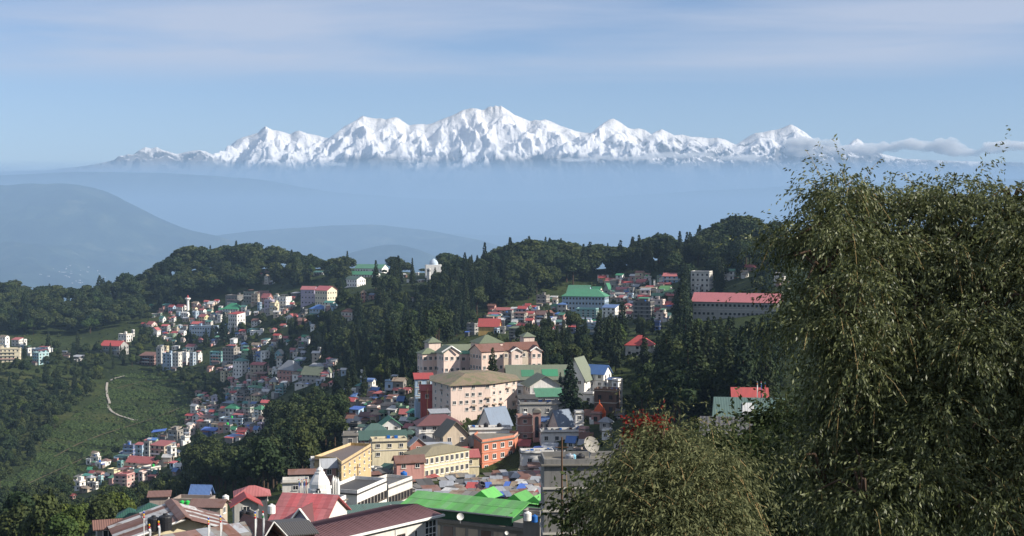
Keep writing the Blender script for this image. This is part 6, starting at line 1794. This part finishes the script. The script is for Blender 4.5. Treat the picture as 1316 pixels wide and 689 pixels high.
# ------------------------------------------------------------------ willow-like trees close to the viewer
M_WILLOW = leaf_mat('narrow_leaf_foliage', (0.034, 0.048, 0.016), (0.165, 0.182, 0.068), 0.30, 0)
M_WILLOW.node_tree.nodes['Principled BSDF'].inputs['Roughness'].default_value = 0.5; M_WILLOW.node_tree.nodes['Principled BSDF'].inputs['Specular IOR Level'].default_value = 0.4
M_WILLOW_B = leaf_mat('pale_narrow_leaf_foliage', (0.040, 0.052, 0.020), (0.175, 0.182, 0.082), 0.30, 0)
M_TWIG = flat_mat('twig_bark', srgb('7d6a48'), .9, .1)
M_REDLEAF = leaf_mat('red_bract_foliage', (0.16, 0.012, 0.010), (0.42, 0.035, 0.022), 0.3)
def leafy(seed, blobs, ntwig, leaves, droop, ll, lw, mat, tw=True, spread=1.0, clump=0):
    """twigs on the shells of the given blobs (centre, radii); each arches over and carries narrow leaves. Returns meshes (leaves, twigs)"""
    rng = np.random.RandomState(seed); wts = np.array([b[1][0] * b[1][2] for b in blobs]); wts = wts / wts.sum()
    LP, TP, TQ = [], [], []; tb = 0
    if clump:                                     # leaf masses gather in clumps with gaps between
        sub = []
        for c_, r_3 in blobs:
            for k in range(clump):
                d = sphere_pts(rng, 1)[0]; q_ = rng.uniform(.5, 1.0); f_ = rng.uniform(.24, .46)
                sub.append((np.array(c_) + d * np.array(r_3) * q_, tuple(x * f_ for x in r_3)))
        blobs = sub; wts = np.array([b[1][0] * b[1][2] for b in blobs]); wts = wts / wts.sum()
    for k in range(ntwig):
        b = blobs[rng.choice(len(blobs), p=wts)]
        d = sphere_pts(rng, 1)[0]
        if clump: d[2] = abs(d[2]) if rng.rand() < .75 else d[2]
        rad = rng.uniform(0.35, 1.0) ** 0.45
        p0 = np.array(b[0]) + d * np.array(b[1]) * rad
        out = d * np.array([1, 1, .35]); out = out / np.linalg.norm(out) + rng.normal(size=3) * .35
        L_ = rng.uniform(.35, 1.15) * spread; up = rng.uniform(.0, .8); droop_ = droop * rng.uniform(.3, 1.4)
        s = np.linspace(0, 1, leaves)
        arc = p0 + out[None] * (s[:, None] * L_ * .75) + np.array([0, 0, 1])[None] * ((up * s - droop_ * s ** 1.9)[:, None] * L_)
        tang = np.gradient(arc, axis=0); tang /= np.linalg.norm(tang, axis=1, keepdims=True)
        side = np.cross(tang, rng.normal(size=(leaves, 3))); side /= np.linalg.norm(side, axis=1, keepdims=True)
        ld = tang * .8 + side * .55 + np.array([0, 0, -.55]) + rng.normal(size=(leaves, 3)) * .22; ld /= np.linalg.norm(ld, axis=1, keepdims=True)
        l = ll * rng.uniform(.65, 1.2, leaves)[:, None]; wv = np.cross(ld, rng.normal(size=(leaves, 3))); wv = wv / np.linalg.norm(wv, axis=1, keepdims=True) * lw * rng.uniform(.7, 1.2, leaves)[:, None]
        q_ = np.stack([arc, arc + ld * l * .45 + wv, arc + ld * l, arc + ld * l * .45 - wv], 1); LP.append((q_ + rng.normal(size=(leaves, 1, 3)) * .022 * spread).reshape(-1, 3))
        if tw and k % 9 == 0:
            i = np.arange(0, leaves, max(1, leaves // 4)); a = arc[i]; sd = np.array([.004, .002, 0]); n = len(i)
            TP.append(np.concatenate([a - sd, a + sd])); TQ += [(tb + j, tb + j + 1, tb + n + j + 1, tb + n + j) for j in range(n - 1)]; tb += 2 * n
    LP = np.concatenate(LP); me = bpy.data.meshes.new('crown'); np_mesh(me, LP, np.arange(len(LP)).reshape(-1, 4)); me.materials.append(mat)
    tm = None
    if tw: tm = bpy.data.meshes.new('twigs'); np_mesh(tm, np.concatenate(TP), TQ); tm.materials.append(M_TWIG)
    return me, tm
def branch(mb, pts, r0, r1):
    n = len(pts) - 1
    for i in range(n): mb.tube(pts[i], pts[i + 1], r0 + (r1 - r0) * i / n, r0 + (r1 - r0) * (i + 1) / n, 7)
def near_tree(name, label, base, blobs, ntwig, leaves, droop, seed, mat, trunk_r, ll=.11, lw=.011, spread=1.0, cat='tree', clump=9):
    o = empty(name, base); bl = [((Vector(c) - Vector(base))[:], r) for c, r in blobs]
    me, tm = leafy(seed, bl, ntwig, leaves, droop, ll, lw, mat, True, spread, clump)
    cr = link('crown', me, o); link('twigs', tm, cr)
    t = MB(); rr = random.Random(seed); top = Vector((rr.uniform(-.2, .2), rr.uniform(-.2, .2), max(b[0][2] for b in bl) * .35))
    branch(t, [(0, 0, -2), (0.1, 0, top.z * .4), tuple(top)], trunk_r, trunk_r * .8)
    for c, r in bl:
        c = Vector(c); m = top.lerp(c, .5) + Vector((rr.uniform(-.3, .3), rr.uniform(-.3, .3), .5)); branch(t, [tuple(top), tuple(m), tuple(c)], trunk_r * .45, trunk_r * .12)
        for k in range(6):
            d = Vector((rr.uniform(-1, 1) * r[0], rr.uniform(-1, 1) * r[1], rr.uniform(-.3, .9) * r[2])) * .85; branch(t, [tuple(c), tuple(c + d * .5 + Vector((0, 0, .25))), tuple(c + d)], trunk_r * .14, trunk_r * .03)
    t.build('trunk', M_BARK, o); tag(o, label, cat)
    return o
def blob(px, py, Y, rx, rz, ry=None):
    m = mpp(Y); return (tuple(U(px, py, Y)), (rx * m, (ry if ry is not None else rx * m), rz * m))
B1 = [blob(1078, 305, 27, 75, 55, 1.3), blob(1150, 310, 28, 95, 58, 1.6), blob(1250, 316, 27, 95, 62, 1.6), blob(1330, 312, 27, 70, 66, 1.5), blob(1058, 350, 26, 60, 60, 1.2), blob(1098, 420, 25, 75, 85, 1.4), blob(1180, 400, 26, 110, 100, 1.8), blob(1280, 410, 25, 90, 110, 1.6),
      blob(1088, 520, 25, 60, 80, 1.2), blob(1160, 540, 25, 100, 100, 1.6), blob(1270, 560, 24, 100, 110, 1.6), blob(1110, 640, 23, 90, 70, 1.4), blob(1230, 660, 23, 110, 70, 1.4), blob(1038, 320, 27.5, 35, 25, .6), blob(1210, 272, 28, 60, 22, .8), blob(1300, 266, 27, 60, 22, .8), blob(1110, 270, 28, 60, 20, .8), blob(1058, 620, 24, 45, 60, 1.0)]
B1 += [blob(1400, 330, 26, 90, 90, 1.6), blob(1480, 420, 25, 110, 120, 1.8), blob(1400, 520, 25, 100, 110, 1.6), blob(1500, 580, 24, 110, 110, 1.6), blob(1420, 640, 23, 110, 80, 1.4), blob(1570, 480, 25, 90, 130, 1.6), blob(1480, 320, 26, 90, 70, 1.6)]  # unseen crown masses added beyond the frame to shade the lower leaves
near_tree('willow_tree', 'large drooping narrow-leaved tree filling the right side', U(1185, 900, 26.5), B1, 17000, 22, 1.15, 5, M_WILLOW, .26, .095, .0165)
B2 = [blob(872, 606, 17, 58, 36, .9), blob(850, 655, 16.5, 62, 52, .9), blob(902, 655, 16.5, 52, 55, .9), blob(876, 702, 16, 80, 48, .9), blob(822, 622, 17, 26, 36, .6), blob(930, 695, 16, 34, 34, .6), blob(856, 578, 17.3, 32, 16, .5)]
near_tree('willow_tree', 'smaller pale green drooping tree before the blackened concrete building', U(865, 900, 16.5), B2, 4600, 20, 1.2, 6, M_WILLOW_B, .10, .068, .0105, .85, clump=12)
B3 = [blob(825, 546, 24, 26, 10, .4), blob(848, 552, 24, 16, 9, .3), blob(806, 560, 24, 14, 7, .3)]
near_tree('flowering_shrub', 'shrub with scarlet bracts rising behind the pale drooping tree', U(826, 700, 24.3), B3, 130, 9, .45, 7, M_REDLEAF, .03, .07, .017, .24, 'shrub')
B4 = [blob(775, 655, 20, 32, 30, .5), blob(750, 678, 20, 26, 20, .4), blob(785, 692, 20, 45, 22, .5), blob(738, 650, 20.5, 14, 20, .3)]
near_tree('broadleaf_shrub', 'dark sparse shrub before the blackened concrete building', U(755, 800, 20), B4, 230, 12, .45, 8, M_BROAD, .05, .10, .024, .5, 'shrub')
B6 = [blob(980, 600, 33, 45, 45, 1.2), blob(960, 650, 30, 60, 50, 1.2), blob(1010, 560, 36, 40, 35, 1.0), blob(985, 690, 28, 70, 40, 1.2), blob(930, 585, 34, 30, 25, .8)]
near_tree('broadleaf_shrub', 'dark shaded bush between the two drooping trees', U(975, 820, 31), B6, 1500, 16, .6, 10, M_BROAD, .08, .16, .035, 1.0, 'shrub')
# unseen tree added beyond the frame so that its shade falls on the drooping tree
def wpt(x, y, z): return (x, y, CZ + z)
B7 = [(wpt(15.5, 22, -1.0), (2.2, 2.4, 2.2)), (wpt(16.5, 26, -1.5), (2.4, 2.6, 2.4)), (wpt(15.0, 29, -2.5), (2.2, 2.6, 2.4)), (wpt(15.8, 23.5, -5), (2.6, 3.0, 2.6)), (wpt(15.8, 28, -6), (2.6, 3.0, 2.6)), (wpt(17.5, 31.5, -4), (2.4, 2.4, 3.0))]
near_tree('broadleaf_tree', 'unseen dense broadleaf tree added to shade the large drooping tree', Vector(wpt(16, 26, -13)), B7, 2300, 14, .5, 11, M_BROAD, .3, .26, .07, 1.2)
# ------------------------------------------------------------------ labels of the town houses: look first, then the neighbour that tells twins apart
def finish_labels():
    todo = [h for h in HOUSES if not h['label']]
    def look(h):
        w, r = nm(h['wall']), nm(h['roof'])
        roof = 'flat roof' if h['rt'] == 'f' and h['roof'] in ('concrete', 'tan', 'white') else ('flat %s roof' % r if h['rt'] == 'f' else '%s %s roof' % (r, ROOFW[h['rt']]))
        return '%s %s %s with %s' % (w, FLOORW[h['floors']], 'block' if h['floors'] > 2 else 'house', roof)
    def short(h):
        w, r = nm(h['wall']), nm(h['roof'])
        return '%s %s one' % (w, 'flat-roofed' if h['rt'] == 'f' else r + '-roofed')
    from collections import Counter
    lab = {id(h): look(h) + ' ' + h['zone'] for h in todo}
    cnt = Counter(lab.values())
    for h in todo:
        if cnt[lab[id(h)]] > 1:
            near = sorted((g for g in todo if g is not h and short(g) != short(h)), key=lambda g: (g['c'] - h['c']).length)
            lab[id(h)] = look(h) + ' beside ' + an(short(near[0])).replace(' one', ' house')
    cnt = Counter(lab.values())
    for h in todo:
        if cnt[lab[id(h)]] > 1:
            near = sorted((g for g in todo if g is not h and short(g) != short(h)), key=lambda g: (g['c'] - h['c']).length)
            a = near[0]; b = next((g for g in near[1:] if short(g) != short(a)), near[1])
            lab[id(h)] = look(h) + ' between %s and %s houses' % (short(a).replace(' one', ''), short(b).replace(' one', ''))
    cnt = Counter(lab.values())
    for h in todo:
        o = h['root']; l = lab[id(h)]; big = h['floors'] > 2
        ws = l.split()
        if len(ws) > 16: l = ' '.join(ws[:16])
        o['label'] = l; o['category'] = 'building' if big else 'house'
        o['group'] = 'houses ' + h['zone']
        if cnt[lab[id(h)]] > 1: o['group'] = 'look-alike houses of the town'
finish_labels()
